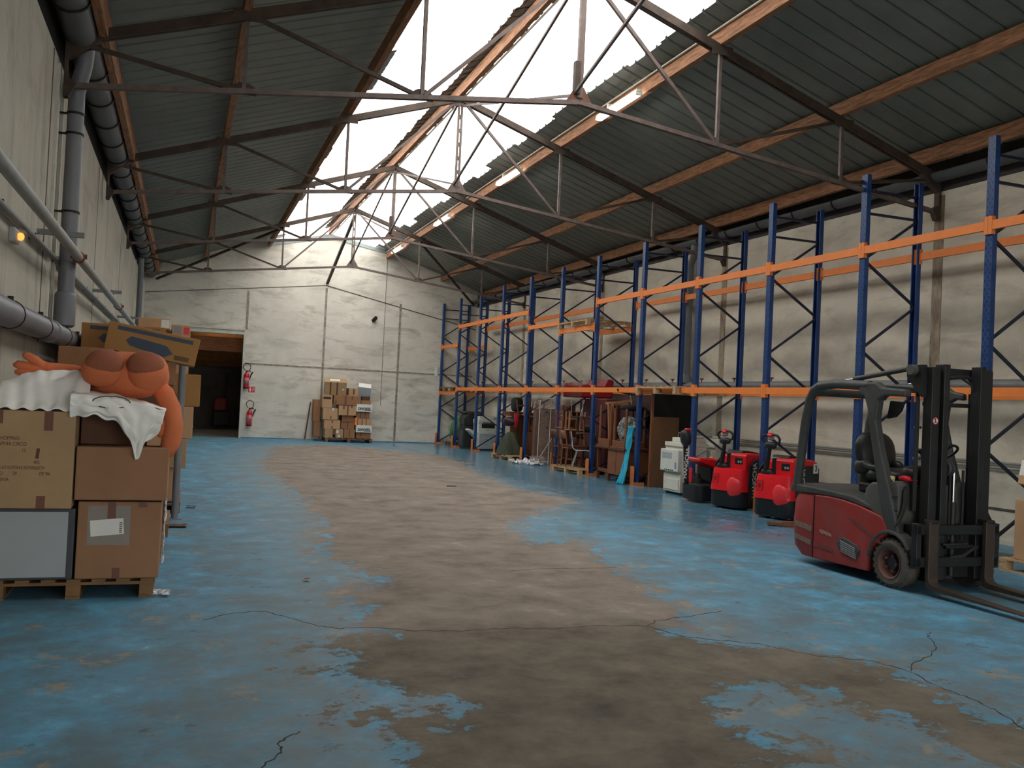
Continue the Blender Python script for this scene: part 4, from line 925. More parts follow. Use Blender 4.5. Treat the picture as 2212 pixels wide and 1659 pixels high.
# counterweight with rounded plan corners: loft of the plan outline
def plan(x0, x1, hw, r, k=7):
    P = [(x1, -hw)]
    for q in range(k+1): a = -PI/2-q*PI/2/k; P.append((x0+r+r*math.cos(a), -hw+r+r*math.sin(a)))
    for q in range(k+1): a = PI-q*PI/2/k; P.append((x0+r+r*math.cos(a), hw-r+r*math.sin(a)))
    P.append((x1, hw)); return P
def loft(g, levels, m=0):
    k = len(levels[0][0]); vs = []; fs = []
    for P, z in levels: vs += [(x, y, z if not callable(z) else z(x)) for x, y in P]
    for i in range(len(levels)-1):
        for j in range(k): fs.append((i*k+j, (i+1)*k+j, (i+1)*k+(j+1) % k, i*k+(j+1) % k))
    fs.append(tuple(range(k))); fs.append(tuple((len(levels)-1)*k+j for j in range(k))[::-1]); g._add(vs, fs, m)
loft(g, [(plan(-1.50, -1.14, HW-.04, .2), .085), (plan(-1.59, -1.14, HW-.005, .22), .18), (plan(-1.62, -1.14, HW, .22), .42), (plan(-1.60, -1.14, HW-.005, .22), .68), (plan(-1.56, -1.14, HW-.03, .2), .765)])
g.obj('counterweight', M_('lift_red'), FL, smooth=35)
g = G()
top = [(-1.13, .768), (-.90, .775), (-.70, .765), (-.48, .74), (-.30, .705), (-.12, .66), (-.06, .58), (-.04, .515)]
arch = [(.30*0-.04, .515), (-.10, .47), (-.17, .42), (-.235, .36), (-.275, .28), (-.295, .20), (-.305, .105)]
prof = [(-1.13, .09), (-1.13, .768)]+top[1:]+arch[1:]
prof = [(x, z) for x, z in prof]
g.side(prof, -HW, -HW+.06); g.side(prof, HW-.06, HW); g.b2((-1.13, -HW+.06, .12), (-.31, HW-.06, .74)); g.b2((-.31, -HW+.10, .5), (-.1, HW-.1, .64))
sp = g.obj('side_panel', M_('lift_red'), FL, bevel=.012)
g = G(); g.b2((-1.142, -HW-.002, .1), (-1.134, -HW+.05, .76)); g.obj('panel_gap', M_('black_rubber'), sp)
# scraped stripes on the counterweight and darker red strips for the swoosh crease
def patch(name, P, y, m, par, t=.003): g = G(); g.side(P, y-t, y); return g.obj(name, M_(m), par)
mat('warn_band', (120, 112, 98), 0.8, 0, 0.2, 20, dust=(140, 60, 50), damt=.7, dscale=12)
mat('darker_red', (120, 52, 44), 0.7, 0, 0.2, 6)
patch('warning_band', [(-1.44, .455), (-1.16, .43), (-1.16, .365), (-1.30, .385), (-1.44, .40)], -HW-.001, 'warn_band', FL)
patch('warning_band', [(-1.44, .315), (-1.16, .275), (-1.16, .22), (-1.44, .265)], -HW-.001, 'warn_band', FL)
patch('dark_streak', [(-.62, .60), (-.50, .60), (-.13, .44), (-.10, .40), (-.16, .405)], -HW-.001, 'darker_red', FL)
patch('dark_streak', [(-1.12, .27), (-.80, .235), (-.80, .20), (-1.12, .22)], -HW-.001, 'darker_red', FL)
text('model_lettering', 'FLEXION', .048, mat('faded_white', (190, 160, 150), .7), FL, (-.93, -HW-.004, .385), (PI/2, D(7), 0), bold=.001)
g = G(); P = [(-.74, .30), (-.70, .37), (-.64, .385), (-.44, .335), (-.40, .29), (-.43, .22), (-.47, .20), (-.68, .235)]
g.side(P, -HW-.012, -HW+.002); gr = g.obj('vent_grille', M_('lift_grey'), FL, bevel=.006)
for q in range(6): g = G(); g.bar((-.68+q*.004, -HW-.018, .345-q*.02), (-.455+q*.004, -HW-.018, .302-q*.02), .008, .010); g.obj('louvre', M_('copier_grey'), gr)
# bonnet deck and seat
g = G(); g.side([(-1.57, .768), (-1.13, .775), (-.70, .773), (-.30, .715), (-.30, .76), (-.55, .82), (-.95, .84), (-1.30, .85), (-1.56, .86)], -HW+.01, HW-.01); g.obj('bonnet', M_('lift_grey'), FL, bevel=.015)
st = thing('seat', None, None); st.name = 'seat'
for kx in ('label', 'category'):
    if kx in st: del st[kx]
st.parent = FL; st.location = (-.62, .02, .84)
G().b2((-.25, -.22, 0), (.25, .22, .10)).obj('seat_base', M_('black_plastic'), st, bevel=.02)
g = G(); g.box((-.22, 0, .12), (.16, .34, .18), (0, .2, 0)); g.obj('suspension_bellows', M_('black_rubber'), st, bevel=.03)
g = G(); g.ell((.06, 0, .19), (.28, .26, .085), 20, e=.7); g.obj('seat_cushion', M_('black_plastic'), st, smooth=180)
g = G(); g.ell((-.26, 0, .42), (.09, .25, .22), 24, rot=(0, -.20, 0), e=.8); g.ell((-.20, -.2, .26), (.14, .05, .08), 12, e=.8); g.ell((-.20, .2, .26), (.14, .05, .08), 12, e=.8); g.obj('seat_back', M_('black_plastic'), st, smooth=180)
g = G(); g.tube([(-.1, -.27, .30), (.05, -.29, .27), (.22, -.29, .27)], [.03, .035, .03], 10); g.obj('armrest', M_('black_plastic'), st, smooth=180)
# cockpit console
g = G(); g.side([(-.42, .74), (-.38, .92), (-.30, .985), (-.12, 1.0), (-.05, .93), (.02, .72), (-.04, .52), (-.1, .60), (-.30, .71)], -HW+.02, -HW+.14); g.obj('step_panel', M_('lift_cover'), FL, bevel=.02)
g = G(); g.side([(-.12, .66), (-.08, 1.0), (.0, 1.03), (.03, .98), (.05, .5), (.02, .5)], -HW+.05, HW-.05); fc = g.obj('front_cowl', M_('lift_cover'), FL, bevel=.03)
g = G(); g.tube([(-.09, -HW+.045, .90), (-.03, -HW+.04, .87), (.045, -HW+.04, .88)], .008, 6); g.obj('cowl_seam', M_('black_rubber'), fc)
for q in range(3): g = G(); g.tube([(.06, -HW+.13-q*.015, .98-q*.02), (.07, -HW+.12-q*.015, .80), (.07, -HW+.07-q*.01, .68), (.06, -HW+.0, .61-q*.012)], .011, 8); g.obj('hydraulic_hose', M_('black_rubber'), fc, smooth=60)
g = G(); g.tube([(-.08, -HW+.04, .83), (-.03, -HW+.035, .80), (.03, -HW+.04, .74)], .013, 8); g.obj('grab_slot', M_('black_plastic'), fc, smooth=60)
g = G(); g.ell((-.04, -.05, 1.08), (.12, .30, .10), 20, e=.7); g.jit(.03, 6, 2); g.obj('instrument_cover', M_('black_plastic'), FL, smooth=60)
g = G(); M = Matrix.Translation((-.02, .05, 1.30)) @ Matrix.Rotation(D(-32), 4, 'Y')
pts = [M @ Vector((.17*math.cos(a*PI/12), .17*math.sin(a*PI/12), 0)) for a in range(25)]; g.tube(pts, .013, 8, caps=False)
sw_ = g.obj('steering_wheel', M_('black_plastic'), FL, smooth=60)
g = G(); g.tube([M @ Vector((-.17, 0, 0)), M @ Vector((0, 0, -.02)), M @ Vector((.17, 0, 0))], .012, 6); g.tube([M @ Vector((0, 0, -.02)), (.12, .05, 1.08)], .03, 10); g.obj('steering_column', M_('black_plastic'), sw_)
g = G(); g.tube([M @ Vector((-.10, -.13, 0)), M @ Vector((-.10, -.13, .06))], .01, 8); g.ell(M @ Vector((-.10, -.13, .08)), (.026, .026, .028), 10); g.obj('steering_knob', M_('black_plastic'), sw_, smooth=60)
g = G(); g.box((-.08, -.42, 1.035), (.07, .09, .06), (0, .1, .3)); tag(g.obj('note_pad', M_('yellow_card'), loc=(0, 0, 0)), 'small pale yellow box lying on the forklift cowl', 'box')
o = COL.objects['note_pad']; o.data.transform(Matrix.Translation((.08, .42, -1.005))); o.location = (6.53, 7.17, 1.005)
g = G(); g.ell((0, 0, .03), (.045, .07, .03), 14, e=.8); g.tube([(0, -.06, .02), (.03, -.11, .02), (.06, -.09, .02)], .008, 6); tag(g.obj('red_glove', M_('ext_red'), loc=(6.60, 7.03, 1.02), smooth=60), 'small red item lying on the forklift cowl below the steering wheel', 'tool')
# overhead guard
R_ = .045
for s in (-1, 1):
    y = s*(HW-.05) if s < 0 else HW-.165; fx = .12 if s < 0 else -.05
    g = G()
    P = [(-1.50, y, .80), (-1.47, y, 1.05), (-1.40, y, 1.55), (-1.335, y, 1.80), (-1.27, y, 1.90), (-1.17, y, 1.945), (-.9, y, 1.965), (-.40, y, 1.945)]
    g.tube(P, .05, 12); g.obj('rear_pillar', M_('lift_grey'), FL, smooth=60)
    g = G(); g.side([(-.52, 1.915), (-.45, 1.98), (-.28, 1.98), (-.20, 1.93), (fx, 1.905), (fx, 1.835), (-.15, 1.845), (-.24, 1.80), (-.27, 1.60), (-.20, 1.35), (.10, .52), (-.02, .50), (-.14, .70), (-.33, 1.45), (-.39, 1.72), (-.44, 1.84), (-.52, 1.87)], y-(.045 if s < 0 else .028), y+(.045 if s < 0 else .028)); g.obj('front_pillar', M_('lift_grey'), FL, bevel=.02)
g = G(); g.tube([(-1.30, -HW+.05, 1.87), (-1.33, -HW+.2, 1.88), (-1.33, HW-.2, 1.88), (-1.30, HW-.05, 1.87)], .045, 10); g.obj('roof_rail', M_('lift_grey'), FL, smooth=60)
for x in (-1.05, -.85, -.65, -.42): g = G(); g.b2((x-.02, -HW+.06, 1.925), (x+.02, HW-.06, 1.955)); g.obj('roof_rail', M_('lift_grey'), FL, bevel=.006)
g = G(); g.side([(-.20, 1.80), (-.02, 1.79), (-.06, 1.70), (-.13, 1.64), (-.24, 1.62)], -HW+.12, -HW+.16); g.obj('mirror', M_('black_plastic'), FL, bevel=.01)
# tilt cylinders above the guard
for s in (-1, 1):
    y = -.40 if s < 0 else .44
    g = G(); g.tube([(-.75, y, 2.02), (.03, y, 2.115)], .026, 12); c1 = g.obj('tilt_cylinder', M_('lift_grey'), FL, smooth=50)
    g = G(); g.tube([(-1.20, y, 1.985), (-.75, y, 2.02)], .011, 8); g.obj('piston_rod', M_('chrome'), c1, smooth=60)
    g = G(); M = Matrix.Translation((-1.24, y-.035, 1.965)) @ Matrix.Rotation(-PI/2, 4, 'X'); g.lathe([(.0, 0), (.035, 0), (.035, .07), (0, .07)], 14, M)
    M = Matrix.Translation((.09, y-.06, 2.10)) @ Matrix.Rotation(-PI/2, 4, 'X'); g.lathe([(0, 0), (.05, 0), (.05, .12), (0, .12)], 20, M); g.obj('pivot_bush', M_('lift_cover'), c1, smooth=40)
# wheels
def wheel(y, s):
    g = G(); M = Matrix.Translation((0, y, .235)) @ Matrix.Rotation(s*PI/2, 4, 'X')
    g.lathe([(.135, -.01), (.15, .0), (.195, .005), (.222, -.015), (.233, -.04), (.233, -.14), (.22, -.17), (.15, -.18)], 40, M, caps=False)
    for q in range(24):
        a = q*2*PI/24; c, sn = math.cos(a), math.sin(a)
        g.box(M @ Vector((.226*c, .226*sn, -.03)), (.03, .034, .03), (M.to_3x3() @ Matrix.Rotation(a, 3, 'Z')))
    w = g.obj('front_wheel', M_('tyre'), FL, smooth=40)
    g = G(); g.lathe([(.0, -.05), (.045, -.05), (.05, -.075), (.085, -.085), (.10, -.10), (.125, -.07), (.135, .0), (.148, .006)], 32, M, caps=False)
    for q in range(5): a = q*2*PI/5; g.lathe([(0.0, -.012), (.012, -.012), (.012, -.03)], 6, M @ Matrix.Translation((.072*math.cos(a), .072*math.sin(a), 0)))
    g.obj('rim', M_('rim'), w, smooth=40)
    g = G(); g.lathe([(0, -.035), (.06, -.035), (.075, -.06), (.085, -.084)], 24, M, caps=False); g.obj('hub', M_('black_plastic'), w, smooth=40)
wheel(-HW+.005, 1); wheel(HW-.005, -1)
g = G(); g.lathe([(0, -.1), (.15, -.1), (.165, -.08), (.165, .08), (.15, .1), (0, .1)], 24, Matrix.Translation((-1.28, 0, .165)) @ Matrix.Rotation(PI/2, 4, 'X')); g.obj('rear_wheel', M_('black_rubber'), FL, smooth=40)
g = G(); P = []
for q in range(13): a = PI*.98-q*PI*.80/12; P.append((.27*math.cos(a)-.0, .235+.285*math.sin(a)))
P2 = [(x*1.11, .235+(z-.235)*1.11) for x, z in P]
for s in (-1, 1): y = s*HW; g = G(); g.side(P+P2[::-1], y-.01 if s < 0 else y-.14, y+.14 if s < 0 else y+.01); g.obj('wheel_arch', M_('lift_grey'), FL, bevel=.008)
G().b2((-.30, -HW+.12, .13), (.20, HW-.12, .62)).obj('axle_housing', M_('mast_black'), FL)
# mast
MX = .16
for s in (-1, 1):
    yo = -.285 if s < 0 else .36
    g = G(); g.b2((MX-.02, yo-.05, .10), (MX+.09, yo+.05, 2.13)); mo = g.obj('outer_channel', M_('mast_black'), FL, bevel=.006)
    g = G(); g.b2((MX+.0, yo-s*.10-.035, .12), (MX+.12, yo-s*.10+.035, 2.16)); g.obj('inner_channel', M_('mast_black'), FL, bevel=.006)
    g = G(); g.tube([(MX-.07, yo-s*.05, .3), (MX-.07, yo-s*.05, 1.9)], .028, 12); g.obj('lift_cylinder', M_('mast_black'), FL, smooth=50)
    for z in (1.55, 1.25): G().b2((MX-.17, yo-.012, z-.012), (MX-.09, yo+.012, z+.012)).obj('hose_clip', M_('copier_grey'), FL) if s < 0 else None
for z, w in ((2.10, .07), (1.78, .04), (.55, .10)):
    G().b2((MX-.07, -.30, z-w/2), (MX-.02, .37, z+w/2)).obj('mast_crossbar', M_('mast_black'), FL, bevel=.008)
g = G(); g.side([(-.02, 2.14), (MX+.02, 2.15), (MX+.02, 1.84), (MX-.05, 1.90), (-.01, 2.04)], -.40, -.335); g.obj('mast_bracket', M_('mast_black'), FL)
g = G(); g.side([(-.02, 2.14), (MX+.02, 2.15), (MX+.02, 1.84), (MX-.05, 1.90), (-.01, 2.04)], .425, .44); g.obj('mast_bracket', M_('mast_black'), FL)
for q in range(3):
    g = G(); g.tube([(.02, -.36+q*.02, 2.08), (.07+q*.01, -.36, 1.98), (.10, -.37+q*.012, 1.80), (.10, -.37+q*.012, 1.2), (.10, -.37+q*.012, .75)], .011, 8); g.obj('mast_hose', M_('black_rubber'), FL, smooth=60)
g = G(); g.tube([(MX-.02, .26, 2.02), (MX-.01, .20, 2.06), (MX, .05, 2.05), (MX, -.04, 2.04)], .02, 8); g.tube([(MX, .1, 2.05), (MX+.02, .22, 1.98), (MX+.02, .25, 1.85), (MX+.02, .255, 1.2)], .013, 8); g.obj('mast_hose', M_('black_rubber'), FL, smooth=60)
g = G(); M = Matrix.Translation((MX+.06, -.06, 1.17)) @ Matrix.Rotation(PI/2, 4, 'X'); g.lathe([(0, 0), (.07, 0), (.075, .02), (.055, .03), (.075, .05), (.07, .07), (0, .07)], 24, M); g.obj('chain_pulley', M_('lift_grey'), FL, smooth=40)
g = G(); g.tube([(MX+.05, .0, .15), (MX+.05, .0, .85)], .035, 12); lc = g.obj('lift_cylinder', M_('mast_black'), FL, smooth=50)
g = G(); g.tube([(MX+.05, .0, .85), (MX+.05, .0, 1.14)], .02, 12); g.obj('piston_rod', M_('chrome'), lc, smooth=60)
for y in (-.10, .06): G().b2((MX+.10, y-.012, .5), (MX+.115, y+.012, 1.16)).obj('lift_chain', M_('black_rubber'), FL)
# prohibition sticker on the near channel
g = G(); MS = Matrix.Translation((MX+.0915, -.285, 1.62)) @ Matrix.Rotation(PI/2, 4, 'Y'); g.lathe([(0, 0), (.036, 0), (.036, .001), (0, .001)], 24, MS); stk = g.obj('warning_sticker', M_('ext_red'), FL)
g = G(); g.lathe([(0, .0012), (.028, .0012), (.028, .0018), (0, .0018)], 24, MS); g.obj('white_disc', M_('paper'), stk)
g = G(); g.b2((MX+.0935, -.293, 1.60), (MX+.0945, -.283, 1.632)); g.b2((MX+.0935, -.297, 1.630), (MX+.0945, -.281, 1.643)); g.bar((MX+.094, -.302, 1.607), (MX+.094, -.275, 1.603), .0015, .005); g.obj('pictogram', M_('ink'), stk)
g = G(); g.bar((MX+.0948, -.305, 1.642), (MX+.0948, -.265, 1.598), .001, .005); g.obj('diagonal_bar', M_('ext_red'), stk)
# carriage + forks
for z in (.30, .60):
    G().b2((MX+.13, -.54, z-.045), (MX+.18, .45, z+.045)).obj('carriage_bar', M_('mast_black'), FL, bevel=.006)
for y in (-.51, -.36, .30, .43): G().b2((MX+.11, y-.03, .24), (MX+.18, y+.03, .66)).obj('carriage_plate', M_('mast_black'), FL, bevel=.006)
g = G(); g.tube([(MX+.16, -.12, .34), (MX+.2, .0, .36), (MX+.19, .12, .42), (MX+.17, .2, .44)], .016, 8); g.tube([(MX+.15, -.2, .46), (MX+.2, -.05, .47), (MX+.15, .1, .47)], .012, 8); g.obj('side_shift_hose', M_('black_rubber'), FL, smooth=60)
G().b2((MX+.12, -.17, .42), (MX+.17, .17, .46)).obj('side_shift_cylinder', M_('mast_black'), FL, bevel=.01)
for s in (-1, 1):
    y = -.38 if s < 0 else .30
    g = G(); g.side([(MX+.18, .68), (MX+.225, .68), (MX+.225, .16), (MX+.24, .125), (MX+.28, .105), (1.42, .06), (1.42, .05), (MX+.24, .055), (MX+.20, .07), (MX+.185, .12)], y-.055, y+.055)
    fk = g.obj('fork', mat('fork_steel', (78, 66, 58), 0.5, 0.4, 0.2, 6), FL, bevel=.006)
    G().b2((MX+.14, y-.05, .66), (MX+.23, y+.05, .70)).obj('fork_latch', M_('mast_black'), fk, bevel=.01)
# ================================================================== PEDESTRIAN PALLET TRUCKS (local x = towards the tiller)
def tiller(g_par, base, tip, lettered=True, face=(0, 1)):
    g = G(); g.tube([base, Vector(base).lerp(Vector(tip), .45), Vector(base).lerp(Vector(tip), .85)], [.042, .036, .028], 10); ti = g.obj('tiller', M_('jack_black'), g_par, smooth=50)
    d = (Vector(tip)-Vector(base)).normalized(); c = Vector(tip)
    g = G()
    loop = [c-d*.10, c+Vector((-.01, -.14, -.02)), c+Vector((.01, -.165, .04)), c+Vector((.01, -.12, .09)), c+Vector((.01, -.06, .10)), c+Vector((.01, .06, .10)), c+Vector((.01, .12, .09)), c+Vector((.01, .165, .04)), c+Vector((-.01, .14, -.02)), c-d*.10]
    g.tube(loop, .020, 10); g.ell(c-d*.06+Vector((0, 0, -.01)), (.05, .11, .055), 16, e=.8); g.obj('handle', M_('jack_black'), ti, smooth=60)
    g = G(); g.box(c+Vector((.01, 0, .055)), (.06, .085, .07), (0, -.4, 0)); g.obj('control_head', M_('copier_grey'), ti, bevel=.015)
    g = G(); g.ell(c+Vector((.03, 0, .10)), (.045, .05, .025), 14, rot=(0, .5, 0), e=.8); g.obj('safety_button', M_('jack_red'), ti, smooth=180)
    return ti
def plan_r(x1, x0, hw, r, k=6):   # rounded towards +x
    P = [(x0, hw)]
    for q in range(k+1): a = PI/2-q*PI/2/k; P.append((x1-r+r*math.cos(a), hw-r+r*math.sin(a)))
    for q in range(k+1): a = -q*PI/2/k; P.append((x1-r+r*math.cos(a), -hw+r+r*math.sin(a)))
    P.append((x0, -hw)); return P
def jack(label, loc, rz, num=None):
    t = thing('electric_pallet_truck', label, 'pallet truck', loc, rz)
    g = G(); loft(g, [(plan_r(.0, -.36, .34, .16), .035), (plan_r(.02, -.36, .355, .17), .07), (plan_r(.02, -.36, .355, .17), .31)][::1]); g.obj('skirt', M_('jack_black'), t, smooth=35)
    g = G(); loft(g, [(plan_r(.035, -.36, .365, .17), .305), (plan_r(.03, -.36, .36, .17), .36), (plan_r(-.005, -.36, .335, .15), .62), (plan_r(-.02, -.36, .325, .14), .67), (plan_r(-.05, -.34, .30, .12), .685)]); hd = g.obj('lower_hood', M_('jack_red'), t, smooth=35)
    g = G(); g.ell((-.060, .16, .37), (.105, .17, .22), 28); g.ell((-.035, .17, .40), (.05, .07, .12), 16) if 0 else None; g.obj('hood_bulge', mat('jack_red_glare', (226, 48, 56), .4, 0, .04), hd, smooth=180)  # paler red puts the glare on the bulge into its colour
    g = G(); g.b2((.010, -.245, .42), (.022, -.13, .58)); g.obj('warning_label', M_('jack_red'), hd); em = bpy.data.objects[-1] if 0 else None
    g = G()
    for a, b in (((-.13, .42), (-.245, .42)), ((-.245, .42), (-.245, .58)), ((-.245, .58), (-.13, .58)), ((-.13, .58), (-.13, .42))): g.bar((.024, a[0], a[1]), (.024, b[0], b[1]), .003, .004)
    for q in range(8):
        a = q*PI/4; b = a+PI/4; rr = .026
        g.bar((.024, -.1875+rr*math.cos(a), .5+rr*1.3*math.sin(a)), (.024, -.1875+rr*math.cos(b), .5+rr*1.3*math.sin(b)), .003, .004)
    g.bar((.024, -.16, .5), (.024, -.215, .5), .003, .01); g.bar((.024, -.1875, .47), (.024, -.1875, .53), .003, .01); g.obj('hood_emblem', M_('ink'), hd)
    # upper battery box, right half tall, left half with tiller recess
    g = G(); g.side([(-.75, .3), (-.75, .88), (-.62, .93), (-.30, .95), (-.13, .945), (-.10, .90), (-.11, .66), (-.30, .60), (-.34, .3)], -.02, .335); ub = g.obj('battery_cover', M_('jack_red'), t, bevel=.03)
    g = G(); g.side([(-.75, .3), (-.75, .88), (-.62, .92), (-.28, .90), (-.26, .66), (-.34, .3)], -.335, -.02); g.obj('battery_cover', M_('jack_red'), t, bevel=.03)
    g = G(); g.b2((-.17, -.055, .60), (-.085, .015, .94)); g.obj('tiller_tower', M_('jack_black'), t, bevel=.02)
    g = G(); g.side([(-.76, .92), (-.5, .965), (-.3, .985), (-.20, .985), (-.16, .95), (-.4, .945), (-.76, .895)], -.12, .20); g.obj('top_cover', M_('jack_black'), t, bevel=.02)
    g = G(); g.b2((-.11, .12, .76), (-.092, .27, .87)); wdw = g.obj('gauge_window', M_('jack_black'), ub, bevel=.02)
    g = G(); g.ell((-.088, .20, .80), (.006, .022, .022), 10); g.ell((-.088, .245, .80), (.006, .022, .022), 10); g.obj('gauge_dial', M_('copier_grey'), wdw, smooth=180)
    g = G(); g.ell((-.22, .10, .965), (.03, .03, .012), 10); g.obj('key_switch', mat('amber_plastic', (226, 150, 40), .5), ub, smooth=60)
    g = G(); g.ell((-.10, -.13, .70), (.07, .12, .07), 18, e=.8); g.obj('tiller_joint', M_('jack_black'), t, smooth=60)
    tiller(t, (-.08, -.16, .70), (.06, .03, 1.20))
    # black side panels with lettering
    for s in (-1, 1):
        g = G(); g.side([(-.72, .06), (-.72, .80), (-.60, .84), (-.30, .84), (-.17, .74), (-.15, .30), (-.20, .06)], s*.362-.014, s*.362+.014); spn = g.obj('side_panel', M_('jack_black'), t, bevel=.01)
        if s < 0: text('brand_lettering', 'HANGCHA', .145, M_('paper'), spn, (-.33, -.3775, .50), (PI/2, -PI/2, 0), bold=.002, sx=.80)
        else: text('brand_lettering', 'HANGCHA', .145, M_('paper'), spn, (-.30, .3775, .50), (PI/2, -PI/2, PI), bold=.002, sx=.80)
    for y in (-.26, .26):
        g = G(); g.b2((-1.35, y-.08, .05), (-.70, y+.08, .10)); g.obj('fork', M_('jack_black'), t, bevel=.01)
    g = G(); g.lathe([(0, -.04), (.11, -.04), (.11, .04), (0, .04)], 20, Matrix.Translation((-.2, 0, .11)) @ Matrix.Rotation(PI/2, 4, 'X')); g.obj('drive_wheel', M_('black_rubber'), t, smooth=40)
    for y in (-.22, .22):
        g = G(); g.lathe([(0, -.025), (.05, -.025), (.05, .025), (0, .025)], 14, Matrix.Translation((-.28, y, .05)) @ Matrix.Rotation(PI/2, 4, 'X')); g.obj('castor', M_('black_rubber'), t, smooth=40)
        g = G(); g.lathe([(0, -.03), (.04, -.03), (.04, .03), (0, .03)], 12, Matrix.Translation((-1.25, y, .04)) @ Matrix.Rotation(PI/2, 4, 'X')); g.obj('load_wheel', M_('black_rubber'), t, smooth=40)
    return t
def hdg(dx, dy): return math.atan2(dy, dx)
jack('bright red electric pallet truck between the two nearest rack posts, tiller upright', (8.62, 13.24, 0), hdg(-.95, -.30))
jack('bright red electric pallet truck partly hidden behind the rear of the forklift', (8.62, 11.98, 0), hdg(-.95, -.30))
G().b2((-.06, -.002, -.075), (.06, .002, .075)).obj('tmp', M_('paper'))
tmp = COL.objects['tmp']; j3 = [o for o in COL.objects if o.name.startswith('electric_pallet_truck')][-1]
tmp.name = 'number_plate'; tmp.parent = j3; tmp.location = (-.62, .378, .80); tmp.rotation_euler = (0, 0, PI)
text('number', '3', .13, M_('ink'), tmp, (0, -.003, 0), (PI/2, 0, 0), bold=.003)
# side-on truck with long lettered tiller
t = thing('electric_pallet_truck', 'pallet truck seen from the side, black drive unit and tall white lettered tiller', 'pallet truck', (8.62, 14.30, 0), hdg(-1, .02))
g = G(); loft(g, [(plan_r(.04, -.36, .30, .12), .035), (plan_r(.05, -.36, .31, .12), .08), (plan_r(.05, -.36, .31, .12), .30), (plan_r(.02, -.34, .28, .12), .33)]); g.obj('skirt', M_('jack_black'), t, smooth=35)
g = G(); g.lathe([(0, .33), (.13, .33), (.12, .40), (.07, .44), (.06, .50), (0, .5)], 20, Matrix.Translation((-.10, 0, 0))); g.obj('drive_motor', M_('jack_black'), t, smooth=40)
g = G(); g.side([(-.60, .30), (-.62, .70), (-.50, .76), (-.10, .785), (.02, .785), (.03, .73), (-.10, .69), (-.26, .64), (-.31, .55), (-.32, .30)], -.28, .28); g.obj('cover', M_('jack_red'), t, bevel=.02)
g = G(); g.side([(-.75, .28), (-.75, .62), (-.62, .66), (-.58, .3)], -.33, .33); g.obj('battery_box', M_('jack_red'), t, bevel=.02)
g = G(); g.b2((-.31, -.24, .3), (-.24, .24, .62)); g.obj('inner_frame', M_('jack_black'), t)
g = G(); g.b2((.015, -.05, .34), (.035, .05, .6)); g.obj('front_guard', M_('jack_red'), t, bevel=.008)
g = G(); g.ell((-.47, -.12, .78), (.05, .04, .02), 12); g.obj('key_switch', M_('amber_plastic'), t, smooth=60)
g = G(); g.b2((-.45, -.345, .12), (-.36, -.335, .24)); g.obj('rating_plate', M_('copier_grey'), t)
G().b2((-.75, -.335, .06), (-.34, .335, .30)).obj('battery_tray', M_('jack_black'), t, bevel=.02)
for y in (-.26, .26): G().b2((-1.20, y-.08, .05), (-.7, y+.08, .10)).obj('fork', M_('jack_black'), t, bevel=.01)
g = G(); g.bar((.10, 0, .30), (.155, 0, 1.04), .035, .085, up=(1, 0, 0)); ti = g.obj('tiller', M_('jack_black'), t, bevel=.008)
text('brand_lettering', 'HANGCHA', .098, M_('paper'), ti, (.130, .0185, .68), (PI/2, -PI/2+.076, PI), bold=.003, sx=1.12)
g = G(); g.ell((.155, 0, 1.13), (.085, .12, .15), 20, rot=(0, .15, 0), e=.8); g.obj('handle', M_('jack_black'), ti, smooth=60)
g = G(); g.ell((.12, 0, 1.275), (.06, .05, .03), 14, e=.8); g.obj('safety_button', M_('jack_red'), ti, smooth=180)
# ================================================================== GOODS IN AND UNDER THE RACKS
def bx(name, lo, hi, m, par, bevel=.006):
    return G().b2(lo, hi).obj(name, M_(m), par, bevel=bevel)
# --- green bundle
pallet('small pallet under the green wrapped bundle in the far rack corner', (9.28, 31.25, 0), 0, .8, .7, 'pallet_dark', decks=5)
t = thing('wrapped_bundle', 'rounded bundle wrapped in pale green plastic in the far rack corner', 'bundle', (9.25, 31.2, .15))
g = G(); g.ell((0, 0, .42), (.30, .28, .38), 18); g.jit(.07, 4, 3); g.obj('contents', M_('green_cloth'), t, smooth=60)
g = G(); g.ell((0, 0, .43), (.38, .36, .45), 28); g.ell((.03, -.04, .86), (.12, .12, .09), 14); g.jit(.07, 5, 5); g.obj('green_wrap', M_('film_green'), t, smooth=60)
# --- copiers in the third bay
t = thing('copier', 'tall black office copier between the green bundle and the white copier', 'copier', (8.88, 29.28, 0))
bx('body', (0, 0, .05), (.62, .6, .78), 'black_plastic', t, .02); g = G(); g.side([(-.02, .78), (.62, .78), (.62, 1.18), (.12, 1.22), (-.02, 1.05)], 0, .58); g.obj('scanner_unit', M_('black_plastic'), t, bevel=.02)
bx('paper_deck', (-.04, .05, .10), (0.0, .55, .62), 'cabinet_dark', t); bx('lid', (.02, .02, 1.2), (.60, .55, 1.26), 'cabinet_dark', t)
t = thing('copier', 'white office copier with four grey front drawers under the far racks', 'copier', (9.15, 28.55, 0))
bx('body', (0, 0, .06), (.58, .6, .74), 'copier_white', t, .01)
for q in range(4):
    z0 = .09+q*.158; d = bx('drawer', (.03, -.015, z0), (.55, 0, z0+.148), 'cabinet_grey' if q < 3 else 'copier_white', t, .004)
    bx('drawer_handle', (.23, -.022, z0+.10), (.35, -.014, z0+.125), 'copier_grey', d, .002)
bx('output_gap', (.03, .02, .74), (.56, .56, .88), 'black_plastic', t, .01); bx('side_column', (0, 0, .74), (.10, .6, .92), 'copier_white', t, .01)
bx('scanner_unit', (-.02, 0, .88), (.60, .6, 1.02), 'copier_white', t, .015); bx('document_feeder', (.02, .05, 1.02), (.52, .5, 1.12), 'copier_white', t, .02)
